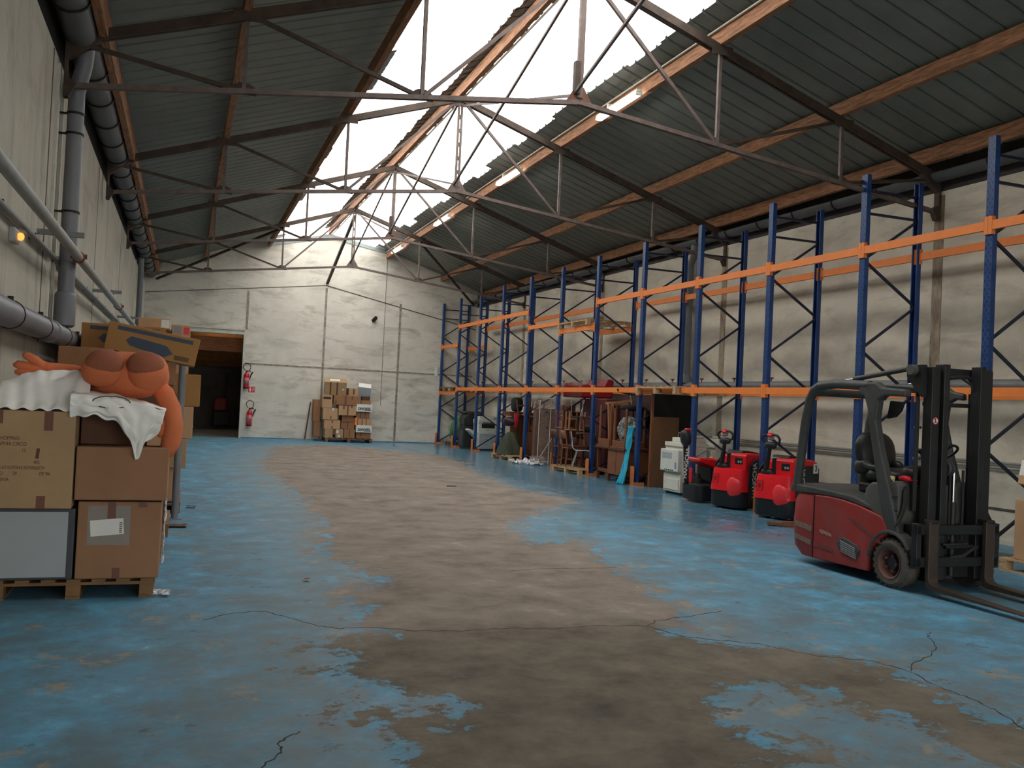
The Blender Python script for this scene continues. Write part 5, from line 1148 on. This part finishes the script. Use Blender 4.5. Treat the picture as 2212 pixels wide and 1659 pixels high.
bx('control_panel', (.12, -.07, .90), (.50, 0, .93), 'cabinet_dark', t, .005); bx('castor_base', (.02, .02, 0), (.56, .58, .06), 'black_rubber', t)
g = G(); g.side([(-.34, .66), (-.30, .70), (0, .60), (0, .40), (-.10, .44), (-.24, .58)], .05, .45); g.obj('side_tray', M_('copier_white'), t, bevel=.01)
# --- generic furniture
def chair(label, loc, rz=0, flip=False, m='wood_mid', style='wood', rot=None, group='stored chairs'):
    t = thing('chair', label, 'chair', loc, rz, group)
    if rot is not None: t.rotation_euler = rot
    elif flip: t.rotation_euler = (PI, 0, rz)
    if style == 'wood':
        g = G(); g.b2((-.21, -.2, .43), (.21, .21, .455)); g.obj('seat', M_(m), t, bevel=.008)
        for x in (-.18, .18):
            g = G(); g.bar((x, -.17, 0), (x, -.17, .43), .035, .035); g.obj('leg', M_(m), t)
            g = G(); g.tube([(x, .22, 0), (x, .19, .43), (x, .26, .88)], .02, 8); g.obj('leg', M_(m), t, smooth=50)
            g = G(); g.bar((x, -.17, .18), (x, .20, .18), .02, .025); g.obj('stretcher', M_(m), t)
        g = G(); g.grid(lambda u, v: Vector((-.18+u*.36, .225+v*.035-.03*math.sin(PI*u)+.02, .66+v*.20)), 8, 2); g.obj('backrest', M_(m), t, smooth=180, solid=.014)
    else:
        g = G(); g.grid(lambda u, v: Vector((-.20+u*.40, -.2+v*.40, .44-.02*math.sin(PI*u))), 8, 4); g.obj('seat', M_(m), t, smooth=180, solid=.014)
        g = G(); g.grid(lambda u, v: Vector((-.19+u*.38, .24+v*.04+.03*math.sin(PI*u), .62+v*.22)), 8, 2); g.obj('backrest', M_(m), t, smooth=180, solid=.012)
        for x in (-.20, .20):
            g = G(); g.tube([(x, -.20, .02), (x, -.19, .38), (x, -.14, .43), (x, .16, .43), (x, .22, .48), (x, .27, .86)], .012, 8); g.tube([(x, .22, .02), (x, .10, .43)], .012, 8); g.obj('frame_tube', M_('chrome') if style == 'chrome' else M_('black_plastic'), t, smooth=60)
    return t
def upturned(label, loc, w, d, h, m, leg=.05, rz=0, apron=.12):
    """table lying on its top, legs up"""
    t = thing('upturned_table', label, 'table', loc, rz, 'upturned tables')
    bx('tabletop', (-w/2-.03, -d/2-.03, 0), (w/2+.03, d/2+.03, .03), m, t)
    for a, b in (((-w/2, -d/2), (w/2, -d/2+.02)), ((-w/2, d/2-.02), (w/2, d/2)), ((-w/2, -d/2), (-w/2+.02, d/2)), ((w/2-.02, -d/2), (w/2, d/2))): bx('apron', (a[0], a[1], .03), (b[0], b[1], .03+apron), m, t)
    for x in (-w/2+leg/2, w/2-leg/2):
        for y in (-d/2+leg/2, d/2-leg/2): g = G(); g.tube([(x, y, .03), (x, y, h)], [leg*.55, leg*.42], 8); g.obj('leg', M_(m), t, smooth=50)
    return t
# --- bay of the empty low pallet (frames four to five)
pallet('pale wooden pallet sticking out under the fourth and fifth rack frames', (8.98, 24.55, 0), PI/2+RA, 1.5, .9)
carton('reddish wooden cabinet standing behind the pale slats under the far racks', (9.16, 25.0, .15), (9.72, 25.5, 1.22), 'wood_mid', [('f', .30, .05, .31, .95, 'wood_dark', 'door_gap'), ('f', .62, .05, .63, .95, 'wood_dark', 'door_gap')], name='cabinet', cat='cabinet')
t = thing('slatted_crate', 'pale slatted wooden side leaning beside the reddish cabinet', 'crate', (9.02, 25.15, .15))
for q in range(3): bx('slat', (q*.045, 0, 0), (q*.045+.035, .03, .85), 'wood_light', t)
for z in (.1, .42, .75): bx('crosspiece', (0, .03, z), (.125, .05, z+.04), 'wood_light', t)
g = G(); g.b2((-.42, -.35, 0), (.42, .35, .03)); g.b2((-.38, -.30, -.10), (.38, .30, 0)); tag(g.obj('desk_top', M_('wood_mid'), loc=(9.26, 25.1, 1.325), bevel=.006), 'orange-brown desk top lying across the reddish cabinet', 'desk top')
def lump(name, label, cat, loc, r, m, seed=1, a=.08, sc=4, n=24, e=1, rot=None):
    g = G(); g.ell((0, 0, 0), r, n, rot, 0, e); g.jit(a, sc, seed); return tag(g.obj(name, M_(m), loc=loc, smooth=180), label, cat)
lump('folded_cloth', 'dark maroon cloth bundle hanging under the orange-brown desk top', 'cloth', (8.92, 24.85, 1.08), (.20, .34, .13), 'maroon_dark', 4, .07)
t = thing('round_seat', 'black round padded seat standing on edge on the desk top', 'seat', (9.05, 24.75, 1.36))
g = G(); g.ell((0, .0, .21), (.14, .24, .21), 20, e=.6); g.obj('pad', M_('black_fabric'), t, smooth=180)
g = G(); g.tube([(-.1, .28, .2), (-.1, .45, .24), (-.1, .5, .3)], .012, 8); g.obj('rod', M_('pipe_grey'), t)
for i, (x, y, rot, lb) in enumerate([(9.10, 24.50, (PI*.95, .1, 1.3), 'upturned brown chair on the pale pallet beside the black round seat'), (9.32, 24.02, (PI*1.04, -.1, 2.2), 'upturned brown chair behind the red bars')]):
    chair(lb, (x, y, 1.72-.04*i), rot=rot, m='wood_mid' if i else 'wood_dark')
bxx = carton('dark brown crate under the upturned chairs on the pale pallet', (9.24, 23.95, .15), (9.86, 24.7, .80), 'wood_dark', [], name='crate', cat='crate')
g = G(); g.tube([(0, .12, .40), (0, .0, 0), (0, -.12, .36)], .016, 8); g.tube([(.03, .10, .38), (.03, -.02, .02), (.03, -.14, .36)], .016, 8); tag(g.obj('red_bars', M_('ext_red'), loc=(8.88, 24.32, .93), smooth=60), 'bright red V shaped metal bars hanging under the upturned chairs', 'bar')
def cone(u, v): a = u*2*PI; r = (.12+.34*(1-v)**.7)*(1+.12*math.sin(a*5+v*3)); return Vector((r*math.cos(a)*.8, r*math.sin(a)*1.1, v*.62))
g = G(); g.grid(cone, 40, 12); g.jit(.02, 6, 2); tag(g.obj('green_cloth', M_('green_cloth'), loc=(8.84, 24.55, .15), smooth=180), 'dark olive green cloth draped in a heap on the pale pallet', 'cloth')
# --- wrapped panel bay
t = thing('wrapped_board', 'tall plastic wrapped brown panel standing on end under the racks', 'panel', (8.95, 23.0, 0))
mat('grey_board', (150, 128, 106), .7, 0, .08); bx('core', (.08, 0, .03), (.66, .14, 1.5), 'grey_board', t); bx('edge_board', (0, -.03, .03), (.10, .16, 1.48), 'card_e', t)
g = G()
def wrapf(u, v):
    a = u*2; x = -.02+.72*min(1, a); y = -.05+.18*max(0, a-1); return Vector((x+.015*noise.noise((u*9, v*14, 1)), y+.03*noise.noise((u*8, v*11, 4)), .02+v*1.6+.02*noise.noise((u*9, v*2, 7))))
g.grid(wrapf, 22, 30); g.obj('plastic_wrap', M_('film_mauve'), t, smooth=180)
lump('plastic_film', 'bulging mauve film over the top of the wrapped panel', 'plastic film', (9.2, 23.02, 1.60), (.32, .16, .13), 'film_mauve', 7, .08)
for q, (x, z) in enumerate(((.34, .98), (.55, .80), (.30, 1.4))): g = G(); g.box((x, -.065, z), (.05, .004, .05), (0, .4, 0)); g.obj('dark_mark', M_('ink'), t)
t = thing('display_stand', 'thin pale metal tube frame standing in front of the wrapped panel', 'metal frame', (9.0, 22.55, 0))
for nm, P in (('upright', [(.20, 0, .02), (.22, 0, 1.78)]), ('upright', [(.0, .3, .02), (.02, .3, 1.72)]), ('top_rail', [(.02, .42, 1.70), (.22, -.12, 1.79)]), ('diagonal', [(.0, .32, .05), (.30, -.3, .95)]), ('bottom_rail', [(0, .3, .06), (.3, 0, .10)])):
    g = G(); g.tube(P, .012, 8); g.obj(nm, M_('white_paint'), t)
carton('dark brown wooden chest between the wrapped panel and the stacked chairs', (9.22, 21.75, .0), (9.85, 22.5, 1.45), 'wood_dark', [], name='chest', cat='chest')
g = G(); g.side([(-.35, 0), (.35, 0), (.35, .12), (.12, .16), (.03, .26), (-.03, .26), (-.12, .16), (-.35, .12)], -.05, .05); tag(g.obj('carved_headboard', M_('wood_mid'), loc=(9.5, 22.1, 1.455), rz=1.2, bevel=.01), 'carved brown wooden headboard lying on top of the dark chest', 'headboard')
carton('dark wooden drawer unit behind the wrapped panel', (9.70, 22.7, 0), (10.0, 23.4, 1.62), 'maroon_dark', [], name='drawer_unit', cat='cabinet')
scrap('heap of clear crumpled plastic film on the floor below the wrapped panel', 8.66, 22.7, 0, .6, 1.2, 'film_white', 5, True, n=26)
g = G(); g.ell((0, 0, .12), (.16, .45, .12), 22); g.jit(.07, 6, 9); tag(g.obj('film_roll', M_('film_mauve'), loc=(8.92, 22.5, 0.02), smooth=180), 'rolled mauve film lying along the foot of the wrapped panel', 'plastic film')
# --- stacked chairs bay
pallet('wooden pallet under the stacked chairs, between the sixth and seventh rack frames', (9.06, 20.15, 0), PI/2+RA, 1.6, .8)
ch = [(8.85, 20.75, .15, 1.6, 0, 'wood_dark', 'wood', 'dark wooden chair standing at the left end of the chair stack'), (8.87, 20.22, .15, 1.5, 0, 'wood_mid', 'wood', 'brown wooden chair standing in the middle of the chair stack'),
      (8.88, 19.70, .15, 1.2, 0, 'maroon_dark', 'chrome', 'dark maroon chair with a shiny tube frame at the right end of the stack'), (9.4, 20.5, .15, 1.6, 0, 'wood_dark', 'wood', 'dark wooden chair in the back row of the chair stack'),
      (8.88, 20.72, 1.50, 1.6, 1, 'wood_mid', 'wood', 'upside down brown chair on top of the left end of the chair stack'), (8.90, 20.25, 1.47, 1.4, 1, 'wood_light', 'wood', 'upside down pale wooden chair on top of the chair stack'),
      (8.98, 19.95, 1.78, 1.9, 1, 'black_plastic', 'chrome', 'upside down black chair with a chrome tube frame on top of the stack'), (8.94, 19.66, 1.40, 1.1, 1, 'wood_mid', 'black', 'upside down chair with a black tube frame beside the seventh rack frame')]
for x, y, z, rz, fl_, m, sty, lb in ch: chair(lb, (x, y, z), rz, bool(fl_), m, sty)
for k, (y, z) in enumerate(((20.75, .62), (20.25, .62))): tag(G().b2((-.22, -.24, 0), (.22, .24, .03)).obj('seat_board', M_('wood_mid'), loc=(9.0, y, z), bevel=.006), ['loose brown board lying on the dark chair at the left end of the stack', 'loose brown board lying on the middle chair of the stack'][k], 'board')
carton('dark maroon cabinet behind the chair stack', (9.45, 19.65, .0), (9.95, 21.2, 1.80), 'maroon', [], name='cabinet', cat='cabinet')
t = thing('wrapped_armchair', 'red armchair wrapped in mauve film on top of the goods behind the chairs', 'armchair', (9.45, 20.80, 1.82)); t.scale = (1, .78, 1)
bx('seat', (-.42, -.70, 0), (.45, .70, .22), 'red_leather', t, .04); g = G(); g.side([(.15, .2), (.45, .2), (.48, .46), (.30, .48)], -.70, .70); g.obj('back', M_('red_leather'), t, bevel=.04)
g = G(); g.b2((-.42, .50, .2), (.3, .72, .36)); g.obj('arm', M_('red_leather'), t, bevel=.05); g = G(); g.b2((-.42, -.72, .2), (.3, -.50, .30)); g.obj('arm', M_('red_leather'), t, bevel=.05)
def wf2(u, v): return Vector((-.47+.9*v, -.78+1.56*u, .28+.22*v+.07*noise.noise((u*8, v*6, 2))+.03*noise.noise((u*22, v*14, 5))))
g = G(); g.grid(wf2, 36, 16); g.obj('plastic_wrap', M_('film_mauve'), t, smooth=180)
def wf3(u, v): return Vector((-.49+.05*noise.noise((u*5, v*9, 3)), .42+u*.34+.05*noise.noise((u*3, v*6, 6)), .34-v*1.55))
g = G(); g.grid(wf3, 10, 40); g.obj('hanging_wrap', M_('film_mauve'), t, smooth=180)
scrap('mauve film scrap standing on the pallet at the foot of the chair stack', 8.72, 20.98, .15, .18, .55, 'film_mauve', 12)
# --- upturned tables bay
t = thing('writing_desk', 'dark brown wooden desk with a cupboard, carrying the upturned tables', 'desk', (8.86, 17.45, 0))
bx('desktop', (-.04, -.04, .70), (.70, 1.42, .735), 'wood_dark', t); cb = bx('cupboard', (.0, .0, .16), (.62, .80, .70), 'wood_mid', t)
bx('panel_gap', (-.004, .39, .18), (0, .40, .68), 'ink', cb, 0); bx('lower_rail', (.0, .8, .17), (.04, 1.36, .25), 'wood_dark', t)
for x in (.03, .59):
    for y in (.03, .77, 1.33): g = G(); g.b2((x-.03, y-.03, 0), (x+.03, y+.03, .70 if y > 1 else .16)); g.obj('leg', M_('wood_dark'), t)
upturned('upturned orange-brown table with two legs up, left one on the dark desk', (9.12, 18.86-.30, .737), .46, .60, .92, 'wood_mid', .07, 0, .14)
upturned('upturned orange-brown table holding the clear film bundle, right one on the dark desk', (9.14, 17.82, .737), .5, .62, .86, 'wood_mid', .065, 0, .13)
t = thing('folding_frame', 'pale wooden folding frame standing among the upturned tables', 'wooden frame', (9.05, 18.6, .90))
for P in ([(0, .0, 0), (0, .12, .80)], [(.0, -.08, 0), (.0, -.10, .80)], [(0, .25, .80), (.25, -.60, .88)], [(0.05, .2, .78), (.3, -.3, .80)]): g = G(); g.bar(P[0], P[1], .035, .05); g.obj('rail', M_('wood_light'), t)
carton('dark maroon wardrobe standing behind the upturned tables', (9.55, 17.45, 0), (9.86, 19.1, 1.92), 'maroon_dark', [], name='wardrobe', cat='cabinet')
lump('film_bundle', 'bundle in clear shiny film on the right upturned table', 'bundle', (9.12, 17.78, 1.14), (.17, .21, .24), 'green_cloth', 3, .06)
lump('film_cover', 'clear shiny film crumpled over the bundle on the right upturned table', 'plastic film', (9.10, 17.78, 1.15), (.22, .27, .30), 'film_clear', 8, .12, 5)
t = thing('office_chair', 'black office chair lying upside down on top of the tables with its star base up', 'chair', (9.22, 17.9, 1.62))
g = G(); g.ell((0, 0, 0), (.24, .26, .07), 18, e=.7); g.obj('seat', M_('black_fabric'), t, smooth=180)
g = G(); g.ell((.25, -.05, -.20), (.05, .22, .24), 18, e=.7); g.obj('backrest', M_('black_fabric'), t, smooth=180)
g = G(); g.tube([(0, 0, .05), (-.03, .03, .30)], .018, 8); g.obj('gas_lift', M_('chrome'), t, smooth=60)
for q in range(5):
    a = q*2*PI/5+.3; g = G(); c = Vector((-.03, .03, .31)); e = c+Vector((.28*math.cos(a), .28*math.sin(a), .02+.05*math.sin(a))); g.tube([c, e], [.03, .018], 8); g.ell(e+Vector((0, 0, .04)), (.028, .028, .03), 8); g.obj('base_arm', M_('black_plastic'), t, smooth=60)
def cy(u, v):
    z = 1.22*(1-v); return Vector((-.04-.22*v*v+.03*math.sin(u*14+v*4)+.04*noise.noise((u*4, v*5, 2)), (u-.5)*(.30-.16*math.sin(PI*v))+.06*math.sin(v*5), z+.012))
g = G(); g.grid(cy, 24, 34); tag(g.obj('turquoise_cloth', M_('cyan_cloth'), loc=(8.98, 17.36, 0), smooth=180, solid=.006), 'bright turquoise cloth hanging to the floor beside the rack post', 'cloth')
# --- boards bay
tag(G().b2((0, 0, 0), (.93, .05, 1.97)).obj('black_screen', M_('black_fabric'), loc=(9.16, 16.86, 0)), 'tall black panel standing behind the brown board under the raised pallet', 'panel')
tag(G().b2((0, 0, 0), (.60, .035, 1.46)).obj('brown_board', M_('board'), loc=(9.16, 16.78, 0), bevel=.004), 'large brown board standing on edge between the rack post and the beige copier', 'board')
tag(G().b2((0, 0, 0), (.045, .06, 1.98)).obj('timber_batten', M_('wood_mid'), loc=(9.11, 16.78, 0)), 'upright timber batten at the left edge of the brown board', 'timber')
pallet('pale empty pallet lying on the lower beams above the brown board', (9.41, 16.22, 1.925), PI/2+RA, 1.62, 1.16, h=.155)
pallet('pale empty pallet lying on the upper beams over the stacked chairs', (9.36, 20.42, 3.527), PI/2+RA, 1.75, 1.16)
pallet('brown pallet lying on the lower beams in the far wall bay', (9.25, 31.25, 1.917), PI/2+RA, 1.5, 1.16, 'pallet_dark')
# --- beige copiers
def beige(label, loc, s=1.0, rz=0):
    t = thing('copier', label, 'copier', loc, rz)
    bx('base_unit', (.0, .02, .05), (.52, .66, .40), 'copier_beige', t, .01); bx('drawer', (-.015, .06, .09), (.0, .62, .30), 'copier_beige', t, .006)
    bx('body', (.03, .0, .40), (.55, .68, .92), 'copier_beige', t, .012)
    dp_ = bx('side_deck', (-.06, .02, .44), (.03, .70, .86), 'copier_white', t, .012); bx('deck_recess', (-.063, .26, .68), (-.058, .64, .80), 'cabinet_grey', dp_, .002); bx('vent', (-.063, .08, .5), (-.058, .14, .62), 'copier_grey', dp_, .001)
    for q in range(5): bx('button_slot', (-.064, .2+q*.07, .455), (-.058, .24+q*.07, .475), 'black_plastic', dp_, 0)
    bx('scanner_unit', (.0, .0, .92), (.57, .66, 1.0), 'copier_beige', t, .01); bx('document_feeder', (.10, .02, 1.0), (.54, .56, 1.09), 'copier_beige', t, .015); bx('feeder_lid', (.20, .02, 1.09), (.5, .42, 1.14), 'copier_beige', t, .01)
    bx('foot', (.04, .06, 0), (.48, .62, .05), 'black_rubber', t)
    g = G(); g.tube([(.2, .5, 1.10), (.1, .3, 1.19), (.2, .1, 1.17), (.32, .0, 1.12)], .008, 6); g.tube([(.56, -.012, .9), (.3, -.02, .75), (.12, -.012, .62), (.3, -.015, .45)], .007, 6); g.obj('cable', M_('copier_grey'), t, smooth=60)
    bx('side_latch', (.10, -.03, .44), (.26, .0, .56), 'copier_grey', t, .008)
    return t
beige('beige copier standing in front of the rack post, left of the lettered tiller', (8.90, 15.16, 0))
beige('second beige copier set back behind the lettered tiller', (9.58, 15.12, 0))
# --- dark red hooded machine behind the forklift
t = thing('floor_machine', 'dark red hooded machine half hidden behind the forklift mast', 'machine', (9.08, 8.62, 0))
g = G(); g.side([(-.35, .30), (-.35, .62), (-.2, .76), (0, .78), (.16, .72), (.28, .62), (.40, .45), (.52, .38), (.52, .30)], 0, .5); g.obj('hood', M_('dark_red_cover'), t, bevel=.05)
bx('base', (-.35, .02, .05), (.55, .48, .31), 'mast_black', t, .02)
# --- boxes on a pallet at the right edge
pallet('worn pallet at the right edge of the photo under the beige box', (9.17, 7.36, 0), 0, 1.06, .8)
carton('beige box with white labels on the pallet at the right edge', (8.69, 7.02, .146), (9.35, 7.62, .80), 'card_c', [('f', .04, .55, .22, .88, 'paper', 'label'), ('f', .03, .25, .2, .5, 'paper', 'label'), ('f', .18, .0, .5, .22, 'white_cloth', 'torn_paper'), ('f', .01, .02, .16, .16, 'ink_blue', 'blue_label')])
carton('carton wrapped in white paper tilted on top of the beige box', (8.68, 7.04, .90), (9.3, 7.60, 1.24), 'card_c', [('f', .0, .28, 1, .8, 'paper', 'white_wrap'), ('l', .0, .28, 1, .8, 'paper', 'white_wrap')], rot=(0, D(14), 0))
carton('grey flap box between the beige box and the tilted carton', (8.85, 7.1, .802), (9.3, 7.55, .86), 'cabinet_dark', [])
